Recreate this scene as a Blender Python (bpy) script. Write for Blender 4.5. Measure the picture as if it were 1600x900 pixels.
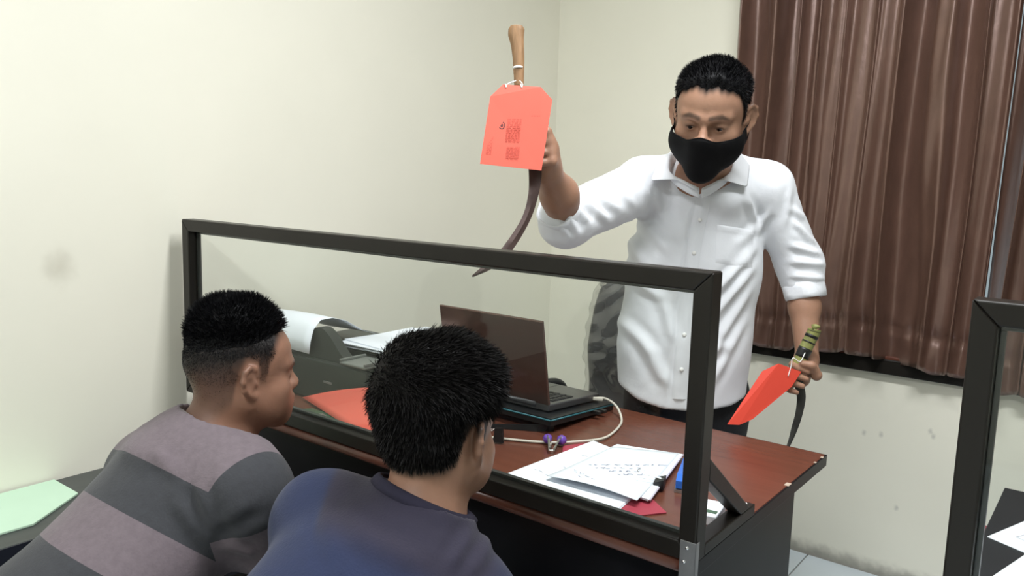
import bpy, bmesh, math, random
import numpy as np
from mathutils import Matrix, Vector
from mathutils.bvhtree import BVHTree
random.seed(7); rng = np.random.default_rng(7)
for o in list(bpy.data.objects): bpy.data.objects.remove(o)
S = bpy.context.scene
COL = S.collection
A = lambda *p: np.array(p, float)
R = math.radians
def unit(v): v = np.asarray(v, float); return v/np.linalg.norm(v)

# ------------------------------------------------------------------ camera
CAM = np.array([[.788088, -.106850, .606217], [.614879, .091315, -.783262], [.028335, .990073, .137673]])
CAMR, CAMU, F = CAM[:, 0], CAM[:, 1], -CAM[:, 2]
cd = bpy.data.cameras.new('camera'); cam = bpy.data.objects.new('camera', cd); COL.objects.link(cam)
cd.sensor_width = 36; cd.lens = 36*1254/1600; cd.clip_start = .02
cam.matrix_world = Matrix([list(CAM[0])+[0], list(CAM[1])+[0], list(CAM[2])+[1.35], [0, 0, 0, 1]])
S.camera = cam
def at(u, v, d): return A(0, 0, 1.35)+CAM@A((u-800)/1254*d, (450-v)/1254*d, -d)
# ------------------------------------------------------------------ light
S.view_settings.view_transform = 'Standard'; S.view_settings.look = 'None'
S.view_settings.gamma = 1; S.view_settings.use_curve_mapping = False
S.view_settings.exposure = 0.0
w = bpy.data.worlds.new('world'); S.world = w; w.use_nodes = True
w.node_tree.nodes['Background'].inputs[0].default_value = (.88, .94, 1, 1)
w.node_tree.nodes['Background'].inputs[1].default_value = 0.6
LAMPS = [(-.35, 1.27, 2.72, 50, .0), (-.8, -.6, 2.72, 39, .0)]      # x, y, z, power, turn: the ceiling fitting, then an added fill lamp

# ------------------------------------------------------------------ materials
def mat(name, col, rough=.5, metal=0, var=.06, vscale=8, bump=0, bscale=60, spec=.5, stretch=None, coat=0, sheen=0, attr=None, alpha=1, trans=0, emit=0, sss=0, ior=1.45):
    m = bpy.data.materials.new(name); m.use_nodes = True
    t = m.node_tree; n = t.nodes; p = n['Principled BSDF']; L = t.links.new
    p.inputs['Roughness'].default_value = rough; p.inputs['Metallic'].default_value = metal
    p.inputs['Specular IOR Level'].default_value = spec; p.inputs['IOR'].default_value = ior
    p.inputs['Coat Weight'].default_value = coat; p.inputs['Sheen Weight'].default_value = sheen
    p.inputs['Transmission Weight'].default_value = trans; p.inputs['Alpha'].default_value = alpha
    if sss: p.inputs['Subsurface Weight'].default_value = sss; p.inputs['Subsurface Radius'].default_value = (.01, .004, .002); p.inputs['Subsurface Scale'].default_value = .6
    tc = n.new('ShaderNodeTexCoord'); mp = n.new('ShaderNodeMapping'); L(tc.outputs['Object'], mp.inputs[0])
    if stretch: mp.inputs['Scale'].default_value = stretch
    nz = n.new('ShaderNodeTexNoise'); nz.inputs['Scale'].default_value = vscale; nz.inputs['Detail'].default_value = 5
    L(mp.outputs[0], nz.inputs['Vector'])
    mx = n.new('ShaderNodeMix'); mx.data_type = 'RGBA'; mx.blend_type = 'MULTIPLY'
    mr = n.new('ShaderNodeMapRange'); mr.inputs[1].default_value = .3; mr.inputs[2].default_value = .7
    mr.inputs[3].default_value = 1-var; mr.inputs[4].default_value = 1+var
    L(nz.outputs['Fac'], mr.inputs[0])
    mx.inputs[0].default_value = 1
    L(mr.outputs[0], mx.inputs[7])
    if attr:
        a = n.new('ShaderNodeAttribute'); a.attribute_name = attr; L(a.outputs['Color'], mx.inputs[6])
    else: mx.inputs[6].default_value = (*col, 1)
    L(mx.outputs[2], p.inputs['Base Color'])
    if bump:
        nb = n.new('ShaderNodeTexNoise'); nb.inputs['Scale'].default_value = bscale; nb.inputs['Detail'].default_value = 3
        L(mp.outputs[0], nb.inputs['Vector'])
        b = n.new('ShaderNodeBump'); b.inputs['Strength'].default_value = bump; b.inputs['Distance'].default_value = .01
        L(nb.outputs['Fac'], b.inputs['Height']); L(b.outputs[0], p.inputs['Normal'])
    if emit:
        p.inputs['Emission Color'].default_value = (*col, 1); p.inputs['Emission Strength'].default_value = emit
    return m
M = {}
def glass(name, tint, rough=.0, fac=.06):
    m = bpy.data.materials.new(name); m.use_nodes = True
    t = m.node_tree; n = t.nodes; n.clear(); L = t.links.new
    o = n.new('ShaderNodeOutputMaterial'); tr = n.new('ShaderNodeBsdfTransparent'); gl = n.new('ShaderNodeBsdfGlossy')
    tr.inputs[0].default_value = (*tint, 1); gl.inputs['Roughness'].default_value = rough
    lw = n.new('ShaderNodeLayerWeight'); lw.inputs[0].default_value = .5
    pw = n.new('ShaderNodeMath'); pw.operation = 'POWER'; pw.inputs[1].default_value = 5; L(lw.outputs['Facing'], pw.inputs[0])
    ad = n.new('ShaderNodeMath'); ad.operation = 'MULTIPLY_ADD'; ad.inputs[1].default_value = .9; ad.inputs[2].default_value = fac
    L(pw.outputs[0], ad.inputs[0])
    mx = n.new('ShaderNodeMixShader'); L(ad.outputs[0], mx.inputs[0]); L(tr.outputs[0], mx.inputs[1]); L(gl.outputs[0], mx.inputs[2]); L(mx.outputs[0], o.inputs[0])
    return m

# ------------------------------------------------------------------ objects
def mesh(name, vf, m, smooth=True):
    me = bpy.data.meshes.new(name)
    v, f = vf[0], vf[1]
    v = np.asarray(v, np.float32)
    if isinstance(f, np.ndarray):
        k = f.shape[1]; nf = len(f)
        me.vertices.add(len(v)); me.vertices.foreach_set('co', v.ravel())
        me.loops.add(nf*k); me.loops.foreach_set('vertex_index', f.astype(np.int32).ravel())
        me.polygons.add(nf); me.polygons.foreach_set('loop_start', np.arange(0, nf*k, k, dtype=np.int32))
        me.update(calc_edges=True); me.validate()
    else:
        me.from_pydata([tuple(map(float, p)) for p in v], [], [tuple(int(i) for i in q) for q in f]); me.validate()
    if smooth: me.polygons.foreach_set('use_smooth', [True]*len(me.polygons))
    if m: me.materials.append(m)
    return me
def tag(o, label=None, cat=None, group=None, kind=None):
    if label: o['label'] = label
    if cat: o['category'] = cat
    if group: o['group'] = group
    if kind: o['kind'] = kind
    return o
class Thing:
    """an Empty at the thing's base; parts are given in world coordinates"""
    def __init__(s, name, label, cat, loc, group=None, kind=None):
        s.loc = np.asarray(loc, float)
        s.o = bpy.data.objects.new(name, None); s.o.location = s.loc; s.o.empty_display_size = .05; COL.objects.link(s.o)
        tag(s.o, label, cat, group, kind)
    def part(s, name, vf, m, parent=None, label=None, smooth=True, kind=None, auto=None):
        o = bpy.data.objects.new(name, mesh(name, (np.asarray(vf[0], float)-s.loc, vf[1]), M[m] if isinstance(m, str) else m, smooth))
        COL.objects.link(o); o.parent = parent or s.o
        if label: o['label'] = label
        if kind: o['kind'] = kind
        if auto: sharp(o, auto)
        return o
def single(name, vf, m, label, cat, loc, group=None, smooth=True, auto=None):
    loc = np.asarray(loc, float)
    o = bpy.data.objects.new(name, mesh(name, (np.asarray(vf[0], float)-loc, vf[1]), M[m] if isinstance(m, str) else m, smooth))
    o.location = loc; COL.objects.link(o)
    if auto: sharp(o, auto)
    return tag(o, label, cat, group)
def struct(name, vf, m, smooth=False, parent=None):
    o = bpy.data.objects.new(name, mesh(name, vf, M[m] if isinstance(m, str) else m, smooth)); COL.objects.link(o)
    if parent: o.parent = parent
    else: o['kind'] = 'structure'
    return o
def sharp(o, deg):
    me = o.data; bm = bmesh.new(); bm.from_mesh(me)
    for e in bm.edges:
        if len(e.link_faces) == 2 and e.calc_face_angle(0) > R(deg): e.smooth = False
    bm.to_mesh(me); bm.free()
def solid(o, t, off=0):
    md = o.modifiers.new('thickness', 'SOLIDIFY'); md.thickness = t; md.offset = off; return o

class MB:
    def __init__(s): s.v = []; s.f = []
    def add(s, v, f):
        b = len(s.v); s.v += [tuple(p) for p in np.asarray(v, float)]; s.f += [tuple(int(i)+b for i in q) for q in f]; return s
    def box(s, c, d, bev=0, rot=None):
        bm = bmesh.new(); bmesh.ops.create_cube(bm, size=1)
        for q in bm.verts: q.co = Vector((q.co.x*d[0], q.co.y*d[1], q.co.z*d[2]))
        if bev: bmesh.ops.bevel(bm, geom=bm.edges[:], offset=bev, segments=2, affect='EDGES', profile=.5)
        v = np.array([q.co[:] for q in bm.verts]); bm.verts.index_update()
        f = [[q.index for q in p.verts] for p in bm.faces]; bm.free()
        if rot is not None: v = v @ np.asarray(rot).T
        return s.add(v+np.asarray(c, float), f)
    def span(s, lo, hi, bev=0):
        lo = np.asarray(lo, float); hi = np.asarray(hi, float); return s.box((lo+hi)/2, hi-lo, bev)
    def tube(s, pts, r, n=8, caps=True, sq=None):
        pts = np.asarray(pts, float); k = len(pts); rr = np.broadcast_to(r, (k,))
        T = np.gradient(pts, axis=0); T /= np.linalg.norm(T, axis=1)[:, None]
        u = np.cross(T[0], [0, 0, 1]) if abs(T[0][2]) < .9 else np.cross(T[0], [1, 0, 0]); u = unit(u)
        v = []; 
        for i in range(k):
            u = unit(u-T[i]*(u@T[i])); w_ = np.cross(T[i], u)
            for j in range(n):
                a = 2*math.pi*j/n
                v.append(pts[i]+rr[i]*(math.cos(a)*u+math.sin(a)*w_*(sq or 1)))
        f = [(i*n+j, i*n+(j+1) % n, (i+1)*n+(j+1) % n, (i+1)*n+j) for i in range(k-1) for j in range(n)]
        if caps: f += [tuple(range(n-1, -1, -1)), tuple(range((k-1)*n, k*n))]
        return s.add(v, f)
    def cyl(s, a, b, r, n=16): return s.tube([a, b], r, n)
    def prism(s, poly, off):
        poly = np.asarray(poly, float); n = len(poly); off = np.asarray(off, float)
        v = np.concatenate([poly, poly+off])
        f = [tuple(range(n)), tuple(range(2*n-1, n-1, -1))]+[(i, i+n, (i+1) % n+n, (i+1) % n) for i in range(n)]
        return s.add(v, f)
    def grid(s, g):
        g = np.asarray(g, float); a, b = g.shape[:2]
        return s.add(g.reshape(-1, 3), [(i*b+j, i*b+j+1, (i+1)*b+j+1, (i+1)*b+j) for i in range(a-1) for j in range(b-1)])
    def lathe(s, prof, c, n=24):
        v = [(c[0]+r*math.cos(2*math.pi*j/n), c[1]+r*math.sin(2*math.pi*j/n), c[2]+z) for r, z in prof for j in range(n)]
        k = len(prof)
        f = [(i*n+j, i*n+(j+1) % n, (i+1)*n+(j+1) % n, (i+1)*n+j) for i in range(k-1) for j in range(n)]+[tuple(range(n-1, -1, -1)), tuple(range((k-1)*n, k*n))]
        return s.add(v, f)
    @property
    def vf(s): return s.v, s.f
def spline(pts, n):
    """Catmull-Rom through the points"""
    p = np.asarray(pts, float); p = np.vstack([2*p[0]-p[1], p, 2*p[-1]-p[-2]]); out = []
    k = len(p)-3
    for t in np.linspace(0, k, n):
        i = min(int(t), k-1); u = t-i; a, b, c, d_ = p[i:i+4]
        out.append(.5*(2*b+(c-a)*u+(2*a-5*b+4*c-d_)*u*u+(3*b-a-3*c+d_)*u**3))
    return np.array(out)

# ------------------------------------------------------------------ signed-distance modelling for the bodies and clothes
def rc(a, b, ra, rb, k=.01, op='u', n=None, s=1.):
    a = np.asarray(a, float); b = np.asarray(b, float)
    if n is not None:
        n = unit(n); a2 = a+n*(a@n)*(1/s-1); b2 = b+n*(b@n)*(1/s-1)
    else: a2, b2 = a, b
    ab = b2-a2; L2 = max(ab@ab, 1e-9)
    def fn(P):
        Q = P if n is None else P+np.outer(P@n*(1/s-1), n)
        t = np.clip((Q-a2)@ab/L2, 0, 1)
        return np.linalg.norm(Q-a2-t[:, None]*ab, axis=1)-(ra+(rb-ra)*t)
    return dict(fn=fn, c=(a+b)/2, r=np.linalg.norm(b-a)/2+max(ra, rb), k=k, op=op)
def el(c, r, rot=None, k=.01, op='u'):
    c = np.asarray(c, float); r = np.asarray(r, float); rot = np.eye(3) if rot is None else np.asarray(rot)
    def fn(P):
        q = (P-c)@rot/r; k0 = np.linalg.norm(q, axis=1)+1e-9; k1 = np.linalg.norm(q/r, axis=1)+1e-9
        return k0*(k0-1)/k1
    return dict(fn=fn, c=c, r=max(r), k=k, op=op)
def cut(fn, k=.003): return dict(fn=fn, c=np.zeros(3), r=99, k=k, op='i')
def chain(pts, rs, k=.01, **kw): return [rc(pts[i], pts[i+1], rs[i], rs[i+1], k, **kw) for i in range(len(pts)-1)]
def ev_raw(pr, P):
    d = None
    for p in pr:
        e = p['fn'](P); k = p['k']
        if d is None:
            d = e.copy() if p['op'] == 'u' else np.full(len(P), 1.); continue
        if p['op'] == 'u': h = np.maximum(k-np.abs(d-e), 0)/k; d = np.minimum(d, e)-h*h*k*.25
        elif p['op'] == 's': h = np.maximum(k-np.abs(d+e), 0)/k; d = np.maximum(d, -e)+h*h*k*.25
        else: h = np.maximum(k-np.abs(d-e), 0)/k; d = np.maximum(d, e)+h*h*k*.25
    return d if d is not None else np.full(len(P), 1.)
def ev(pr, P, cell=.07):
    """evaluate in cells, each with only the primitives near it"""
    key = np.floor(P/cell).astype(np.int64); key -= key.min(0); dims = key.max(0)+1
    kk = (key[:, 0]*dims[1]+key[:, 1])*dims[2]+key[:, 2]
    od = np.argsort(kk, kind='stable'); ks = kk[od]; st = np.flatnonzero(np.r_[True, ks[1:] != ks[:-1]]); en = np.r_[st[1:], len(ks)]
    out = np.empty(len(P)); C = np.array([p['c'] for p in pr]); Rr = np.array([p['r'] for p in pr])
    for a, b in zip(st, en):
        ix = od[a:b]; Q = P[ix]; c = (Q.min(0)+Q.max(0))/2; hr = np.linalg.norm(Q.max(0)-Q.min(0))/2
        near = np.linalg.norm(C-c, axis=1)-Rr < hr+.09
        if not any(near[i] and pr[i]['op'] == 'u' for i in range(len(pr))): out[ix] = .09; continue
        out[ix] = ev_raw([pr[i] for i in np.flatnonzero(near)], Q)
    return out
def polygonise(pr, lo, hi, h, project=1):
    lo = np.asarray(lo, float); hi = np.asarray(hi, float); c = 4
    nb = np.ceil((hi-lo)/(h*c)).astype(int); n = nb*c+1
    ax = [lo[i]+np.arange(nb[i]+1)*h*c for i in range(3)]
    G = np.stack(np.meshgrid(*ax, indexing='ij'), -1).reshape(-1, 3)
    D = ev(pr, G, .15).reshape(nb+1)
    V = np.repeat(np.repeat(np.repeat(D, c, 0), c, 1), c, 2)[:n[0], :n[1], :n[2]].astype(np.float32)
    # a point belongs to the cell of its floor corner: near when any corner of the cell is near
    ok = np.abs(D) < h*c*2.6
    nr = ok.copy()
    for a in range(3):
        sh = np.roll(nr, -1, a); nr = nr | sh; sh = np.roll(nr, 1, a); nr = nr | sh
    m = np.repeat(np.repeat(np.repeat(nr, c, 0), c, 1), c, 2)[:n[0], :n[1], :n[2]]
    I = np.argwhere(m); V[m] = ev(pr, lo+I*h)
    sg = V < 0
    N0, N1, N2 = n
    cs = np.zeros((N0-1, N1-1, N2-1), np.uint8)
    for i in (0, 1):
        for j in (0, 1):
            for k in (0, 1): cs += sg[i:N0-1+i, j:N1-1+j, k:N2-1+k]
    act = (cs > 0) & (cs < 8); ids = np.full(act.shape, -1, np.int64); AI = np.argwhere(act); ids[act] = np.arange(len(AI))
    acc = np.zeros((len(AI), 3)); cnt = np.zeros(len(AI))
    cor = [(i, j, k) for i in (0, 1) for j in (0, 1) for k in (0, 1)]
    vals = {q: V[AI[:, 0]+q[0], AI[:, 1]+q[1], AI[:, 2]+q[2]] for q in cor}
    for q in cor:
        for a in range(3):
            if q[a]: continue
            q2 = list(q); q2[a] = 1; q2 = tuple(q2); v0, v1 = vals[q], vals[q2]; x = (v0 < 0) != (v1 < 0)
            t = np.where(x, v0/np.where(x, v0-v1, 1), 0)
            p = np.tile(np.array(q, float), (len(AI), 1)); p[:, a] += t
            acc[x] += p[x]; cnt[x] += 1
    verts = lo+(AI+acc/cnt[:, None])*h
    faces = []
    for a in range(3):
        b, c2 = (a+1) % 3, (a+2) % 3
        s0 = [slice(None)]*3; s1 = [slice(None)]*3; s0[a] = slice(0, -1); s1[a] = slice(1, None)
        ch = sg[tuple(s0)] != sg[tuple(s1)]
        E = np.argwhere(ch); E = E[(E[:, b] > 0) & (E[:, c2] > 0) & (E[:, b] < n[b]-1) & (E[:, c2] < n[c2]-1)]
        ins = sg[E[:, 0], E[:, 1], E[:, 2]]
        def cell(db, dc): q = E.copy(); q[:, b] += db; q[:, c2] += dc; return ids[q[:, 0], q[:, 1], q[:, 2]]
        Q = np.stack([cell(-1, -1), cell(0, -1), cell(0, 0), cell(-1, 0)], 1); Q[~ins] = Q[~ins][:, ::-1]; faces.append(Q)
    faces = np.concatenate(faces); faces = faces[(faces >= 0).all(1)]
    for _ in range(project):
        e = h*.5; d0 = ev(pr, verts)
        g = np.stack([ev(pr, verts+e*np.eye(3)[i])-d0 for i in range(3)], 1)/e
        st = g*(d0/np.maximum((g*g).sum(1), .15))[:, None]; ln = np.linalg.norm(st, axis=1)
        verts = verts-st*np.minimum(1, h/np.maximum(ln, 1e-9))[:, None]
    return verts, faces
def vnormals(v, f):
    n = np.zeros_like(v); fn = np.cross(v[f[:, 2]]-v[f[:, 0]], v[f[:, 3]]-v[f[:, 1]])
    for i in range(4): np.add.at(n, f[:, i], fn)
    return n/np.maximum(np.linalg.norm(n, axis=1), 1e-9)[:, None]
def relax(v, f, k=1, lam=.5):
    for _ in range(k):
        s = np.zeros_like(v); c = np.zeros(len(v))
        for i in range(4):
            np.add.at(s, f[:, i], v[f[:, (i+1) % 4]]+v[f[:, (i+3) % 4]]); np.add.at(c, f[:, i], 2)
        v = v+lam*(s/np.maximum(c, 1)[:, None]-v)
    return v
def seg(P, a, b, n=None):
    a = np.asarray(a, float); b = np.asarray(b, float)
    if n is not None: n = unit(n); P = P-np.outer(P@n, n); a = a-n*(a@n); b = b-n*(b@n)
    ab = b-a; t = np.clip((P-a)@ab/(ab@ab), 0, 1); return np.linalg.norm(P-a-t[:, None]*ab, axis=1), t
def wob(P, sc, seed=0, oct=3):
    r = np.random.default_rng(seed); out = np.zeros(len(P)); am = 1
    for o in range(oct):
        for _ in range(4):
            k = r.normal(size=3)*sc; out += am*np.sin(P@k+r.uniform(0, 6.3)+.8*np.sin(P@(r.normal(size=3)*sc*.6)))/4
        sc *= 1.9; am *= .55
    return out
def folds(v, f, lines, n=None, noise=0, nsc=18, seed=1, front=None):
    """raise and sink cloth along crease lines"""
    N = vnormals(v, f); d = np.zeros(len(v))
    for a, b, wd, am in lines:
        x, t = seg(v, a, b, n); tp = np.clip(np.minimum(t, 1-t)*4+.15, 0, 1)
        d += am*tp*(np.exp(-(x/wd)**2)-.6*np.exp(-((x-1.7*wd)/wd)**2))
    if noise:
        w1 = wob(v, nsc, seed); q = v@np.array([[1, .5, -.4], [-.5, 1, .3], [.55, -.2, .6]]).T
        d += noise*(w1*.55+1.1*(1-np.abs(wob(q, nsc*.75, seed+5, 2)))**2*.6)
    return v+N*d[:, None]
def frame_from(fwd, roll=0):
    """columns: right, forward, up"""
    fw = unit(fwd); rt = unit(np.cross(fw, [0, 0, 1])); up = np.cross(rt, fw)
    c, s_ = math.cos(R(roll)), math.sin(R(roll))
    return np.stack([c*rt+s_*up, fw, c*up-s_*rt], 1)

def head_prims(c, Rm, s, ears=True, wide=1.0, low=1.0, nose=1.0):
    c = np.asarray(c, float)
    T = lambda *p: c+s*(Rm@(np.array(p, float)*[wide, 1, low if p[2] < 0 else 1]))
    def E(p, r, k=.012, op='u', rot=None): return el(T(*p), np.array(r)*s, Rm if rot is None else Rm@rot, k*s, op)
    def K(a, b, ra, rb, k=.012, op='u'): return rc(T(*a), T(*b), ra*s, rb*s, k*s, op)
    P = [E((0, -.014, .034), (.0755*wide, .094, .086)), E((0, .022, -.022), (.064*wide, .062, .088), .03), E((0, .042, .045), (.060*wide, .046, .05), .03)]
    for g in (-1, 1):
        P += [K((g*.055, -.002, -.05), (g*.014, .066, -.1), .02, .018, .035), E((g*.041, .056, -.026), (.024, .024, .022), .022)]
    for g in (-1, 1): P += [E((g*.038, .044, -.062), (.024, .030, .030), .03)]
    P += [E((0, .074, -.104), (.02, .016, .015), .02), E((0, .072, -.062), (.034, .026, .03), .025)]
    ny = lambda y: .088+(y-.088)*nose
    P += [K((0, .084, .014), (0, ny(.106), -.024), .0075, .0105, .014), E((0, ny(.109), -.028), (.0105, .0098, .0088), .010)]
    for g in (-1, 1):
        P += [E((g*.0135, ny(.099), -.031), (.008, .0105, .008), .007), K((g*.013, .089, .02), (g*.044, .072, .023), .009, .008, .016)]
    for g in (-1, 1):
        P += [E((g*.031, .094, .001), (.019, .014, .0115), .01, 's'), E((g*.031, .071, .001), (.0165, .0165, .0145), .004),
              E((g*.031, .0905, -.0012), (.0132, .009, .0044), .002, 's')]
        P += [E((g*.0085, ny(.112), -.0385), (.0035, .004, .0025), .003, 's')]
    P += [E((0, .0945, -.058), (.022, .0085, .0062), .006), E((0, .0935, -.0685), (.02, .009, .007), .004), K((-.02, .1, -.063), (.02, .1, -.063), .0016, .0016, .003, 's')]
    if ears:
        for g in (-1, 1):
            q = [(.071, .007, .014), (.0775, .002, .026), (.0855, -.009, .031), (.0925, -.019, .024), (.095, -.023, .006), (.0905, -.018, -.013), (.0825, -.007, -.027), (.0745, .002, -.032)]
            q = [(g*a, b, e) for a, b, e in q]
            P += [E((g*.0815, -.009, .001), (.0075, .017, .029), .006, rot=np.array([[math.cos(g*.55), -math.sin(g*.55), 0], [math.sin(g*.55), math.cos(g*.55), 0], [0, 0, 1]]))]
            P += [K(q[i], q[i+1], .0052, .0052, .004) for i in range(7)]
            P += [E((g*.0775, -.001, -.032), (.0055, .009, .009), .006), E((g*.0925, -.004, .001), (.0085, .0095, .0165), .003, 's'), K((g*.074, .006, -.006), (g*.079, .003, .0), .004, .0035, .004)]
    return P, T
def grip(o, a, p, hand, rodr, wrist, wr=.026, s=1., arc=(50, 120, 185, 245)):
    """hand closed around a rod: o centre of the grip, a rod axis (towards the thumb), p from the rod towards the palm"""
    o = np.asarray(o, float); wrist = np.asarray(wrist, float); a = unit(a); p = unit(np.asarray(p)-a*(np.asarray(p)@a)); t = np.cross(a, p)*hand
    q = lambda th, rad, h: o+a*h+rad*(math.cos(R(th))*p+math.sin(R(th))*t)
    P = []; fr = .0088*s
    hs = (.031, .0105, -.0105, -.031)
    kn = [q(arc[0]+g, rodr+fr+.012*s, h*s) for h, g in zip(hs, (4, 0, 2, 8))]
    for k_ in kn: P.append(rc(wrist+(k_-wrist)*.12, k_, wr*.72, .0112*s, .016))
    P.append(rc(wrist, q(10, rodr+.02*s, .0), wr*.8, .019*s, .02))
    th0 = q(-62, rodr+.022*s, .026*s)
    P.append(rc(wrist+(th0-wrist)*.2, th0, wr*.62, .0135*s, .016))
    for i, h in enumerate(hs):
        r_ = fr*(1, 1.04, 1, .86)[i]; ln = (0, 8, 2, -18)[i]
        pts = [kn[i], q(arc[1], rodr+r_*1.25, h*.98*s), q(arc[2], rodr+r_*.98, h*.95*s), q(arc[3]+ln, rodr+r_, h*.94*s)]
        P += chain(pts, [r_*1.16, r_*1.04, r_*.96, r_*.8], .0035)
    pts = [th0, q(-112, rodr+.0115*s, .046*s), q(-165, rodr+.0105*s, .043*s)]
    P += chain(pts, [.0125*s, .0105*s, .0085*s], .004)
    return P
def skin_attr(o, col):
    a = o.data.color_attributes.new('Col', 'FLOAT_COLOR', 'POINT')
    c = np.ones((len(col), 4), np.float32); c[:, :3] = col; a.data.foreach_set('color', c.ravel())
def float_attr(o, name, val):
    a = o.data.attributes.new(name, 'FLOAT', 'POINT'); a.data.foreach_set('value', np.asarray(val, np.float32))
def sm(x, a, b): t = np.clip((x-a)/(b-a), 0, 1); return t*t*(3-2*t)
def cap_mesh(v, f, th, N, push=None, tmin=.0006):
    """hair cap: the part of the scalp where thickness th > 0, lifted by th"""
    keep = (th[f] > tmin).all(1); ff = f[keep]; used = np.unique(ff); mp = np.full(len(v), -1); mp[used] = np.arange(len(used))
    d = N if push is None else push
    top = v[used]+d[used]*th[used][:, None]
    return top, mp[ff]
def strands(v, f, n, cnt, length, direc, width, seed=0, curl=.25, dens=None):
    """n blades of hair rooted on faces; direc(P, N) gives the unit direction, length(P) the length"""
    r = np.random.default_rng(seed)
    ar = np.linalg.norm(np.cross(v[f[:, 2]]-v[f[:, 0]], v[f[:, 3]]-v[f[:, 1]]), axis=1)
    if dens is not None: ar = ar*dens(v[f].mean(1))
    ix = r.choice(len(f), cnt, p=ar/ar.sum()); a = r.random(cnt)[:, None]; b = r.random(cnt)[:, None]; q = f[ix]
    P = (v[q[:, 0]]*(1-a)+v[q[:, 1]]*a)*(1-b)+(v[q[:, 3]]*(1-a)+v[q[:, 2]]*a)*b
    N = n[q[:, 0]]; D = direc(P, N)+r.normal(size=(cnt, 3))*curl; D /= np.linalg.norm(D, axis=1)[:, None]
    L = (length(P)*(.65+.5*r.random(cnt)))[:, None]
    W = np.cross(D, r.normal(size=(cnt, 3))); W *= (width*.5/np.maximum(np.linalg.norm(W, axis=1), 1e-9))[:, None]
    bend = direc(P, N)*.5+np.array([0, 0, -.25])
    p0 = P-N*.002; p1 = P+D*L*.5; p2 = P+D*L*.85+bend*L*.2
    vv = np.concatenate([p0-W, p0+W, p1-W*.9, p1+W*.9, p2-W*.25, p2+W*.25]); k = np.arange(cnt)
    ff = np.concatenate([np.stack([k, k+cnt, k+3*cnt, k+2*cnt], 1), np.stack([k+2*cnt, k+3*cnt, k+5*cnt, k+4*cnt], 1)])
    return vv, ff

# ------------------------------------------------------------------ the materials
M['wall'] = mat('wall_paint', (.84, .825, .715), .55, var=.02, vscale=2.5, bump=.06, bscale=9)
M['ceiling'] = mat('ceiling_paint', (.85, .85, .83), .8)
M['tile'] = mat('floor_tile', (.66, .74, .80), .18, var=.04, vscale=3)
M['grout'] = mat('grout', (.34, .33, .31), .9)
M['alu'] = mat('dark_aluminium', (.0135, .0115, .0095), .36, 0, var=.1, vscale=14, spec=.32, stretch=(1, 1, .2))
M['alu_grey'] = mat('inner_channel', (.034, .036, .034), .4, 0)
M['rubber'] = mat('rubber', (.008, .008, .008), .6)
M['steel'] = mat('bracket_steel', (.42, .42, .43), .35, .85, var=.12, vscale=25)
M['chrome'] = mat('chrome', (.75, .75, .76), .15, 1)
M['pane'] = glass('pane_glass', (.95, .965, .955), 0, .025)
M['window_glass'] = glass('window_glass', (.8, .85, .85), 0, .03)
M['desk_red'] = mat('desk_laminate', (.135, .046, .028), .27, var=.09, vscale=5, bump=.02, bscale=40, stretch=(1, 9, 6), spec=.45)
M['desk_edge'] = mat('desk_front_edge', (.125, .045, .030), .3, var=.15, vscale=12)
M['desk_black'] = mat('desk_black', (.0070, .0070, .0090), .38, var=.2, vscale=9, spec=.22)
M['chip'] = mat('chipped_board', (.48, .38, .30), .9)
M['paper'] = mat('white_paper', (.80, .84, .90), .7, var=.02)
M['paper2'] = mat('lilac_paper', (.62, .56, .66), .7, var=.03)
M['ink'] = mat('pen_ink', (.10, .10, .2), .8)
M['pale_ink'] = mat('faint_ink', (.33, .34, .42), .8)
M['red'] = mat('red_card', (.66, .060, .034), .6, var=.04, vscale=6)  # darker copy: shading of the tilted second card put into the colour
M['red_lit'] = mat('red_card_lit', (.71, .125, .085), .55, var=.04, vscale=6)  # paler copy of the same red, light on the card put into its colour
M['red_print'] = mat('print_on_red', (.55, .082, .056), .6)
M['stamp'] = mat('stamp_ink', (.10, .03, .03), .6)
M['pink'] = mat('crimson_folder', (.36, .045, .07), .5)
M['mint'] = mat('mint_paper', (.52, .71, .55), .7, var=.02)
M['grey_wood'] = mat('grey_laminate', (.052, .058, .056), .4, var=.1, vscale=6, stretch=(8, 1, 1))
M['navy_edge'] = mat('navy_edge', (.012, .014, .022), .4)
M['tan_board'] = mat('tan_board', (.16, .145, .105), .6, var=.1)
M['lid'] = mat('laptop_lid', (.150, .092, .078), .18, .6, var=.05, vscale=4)  # brownish base colour stands in for red reflections in the lid
M['laptop'] = mat('laptop_body', (.10, .10, .105), .3, .6)
M['key'] = mat('keycap', (.012, .012, .014), .45)
M['screen'] = mat('laptop_screen', (.02, .025, .03), .15)
M['black_plastic'] = mat('black_plastic', (.011, .012, .013), .4, var=.1)
M['teal'] = mat('teal_trim', (.02, .12, .15), .35)
M['printer'] = mat('printer_case', (.030, .034, .030), .42, var=.06, vscale=3)
M['printer_grey'] = mat('printer_tray', (.16, .17, .155), .4)
M['cable'] = mat('white_cable', (.66, .62, .54), .45)
M['purple'] = mat('purple_plastic', (.16, .07, .42), .35)
M['blue'] = mat('blue_plastic', (.03, .15, .62), .35)
M['green_glossy'] = mat('green_folder', (.045, .10, .055), .3, var=.2, vscale=20)
M['chair'] = mat('grey_leatherette', (.115, .115, .115), .42, var=.1, bump=.1, bscale=90)
M['chair_dark'] = mat('chair_base', (.014, .014, .015), .45)
M['plastic_wrap'] = glass('plastic_wrap', (.93, .93, .93), .08, .12)
M['wood'] = mat('handle_wood', (.27, .155, .075), .55, var=.3, vscale=22, bump=.15, bscale=50, stretch=(4, 4, .6))
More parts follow.
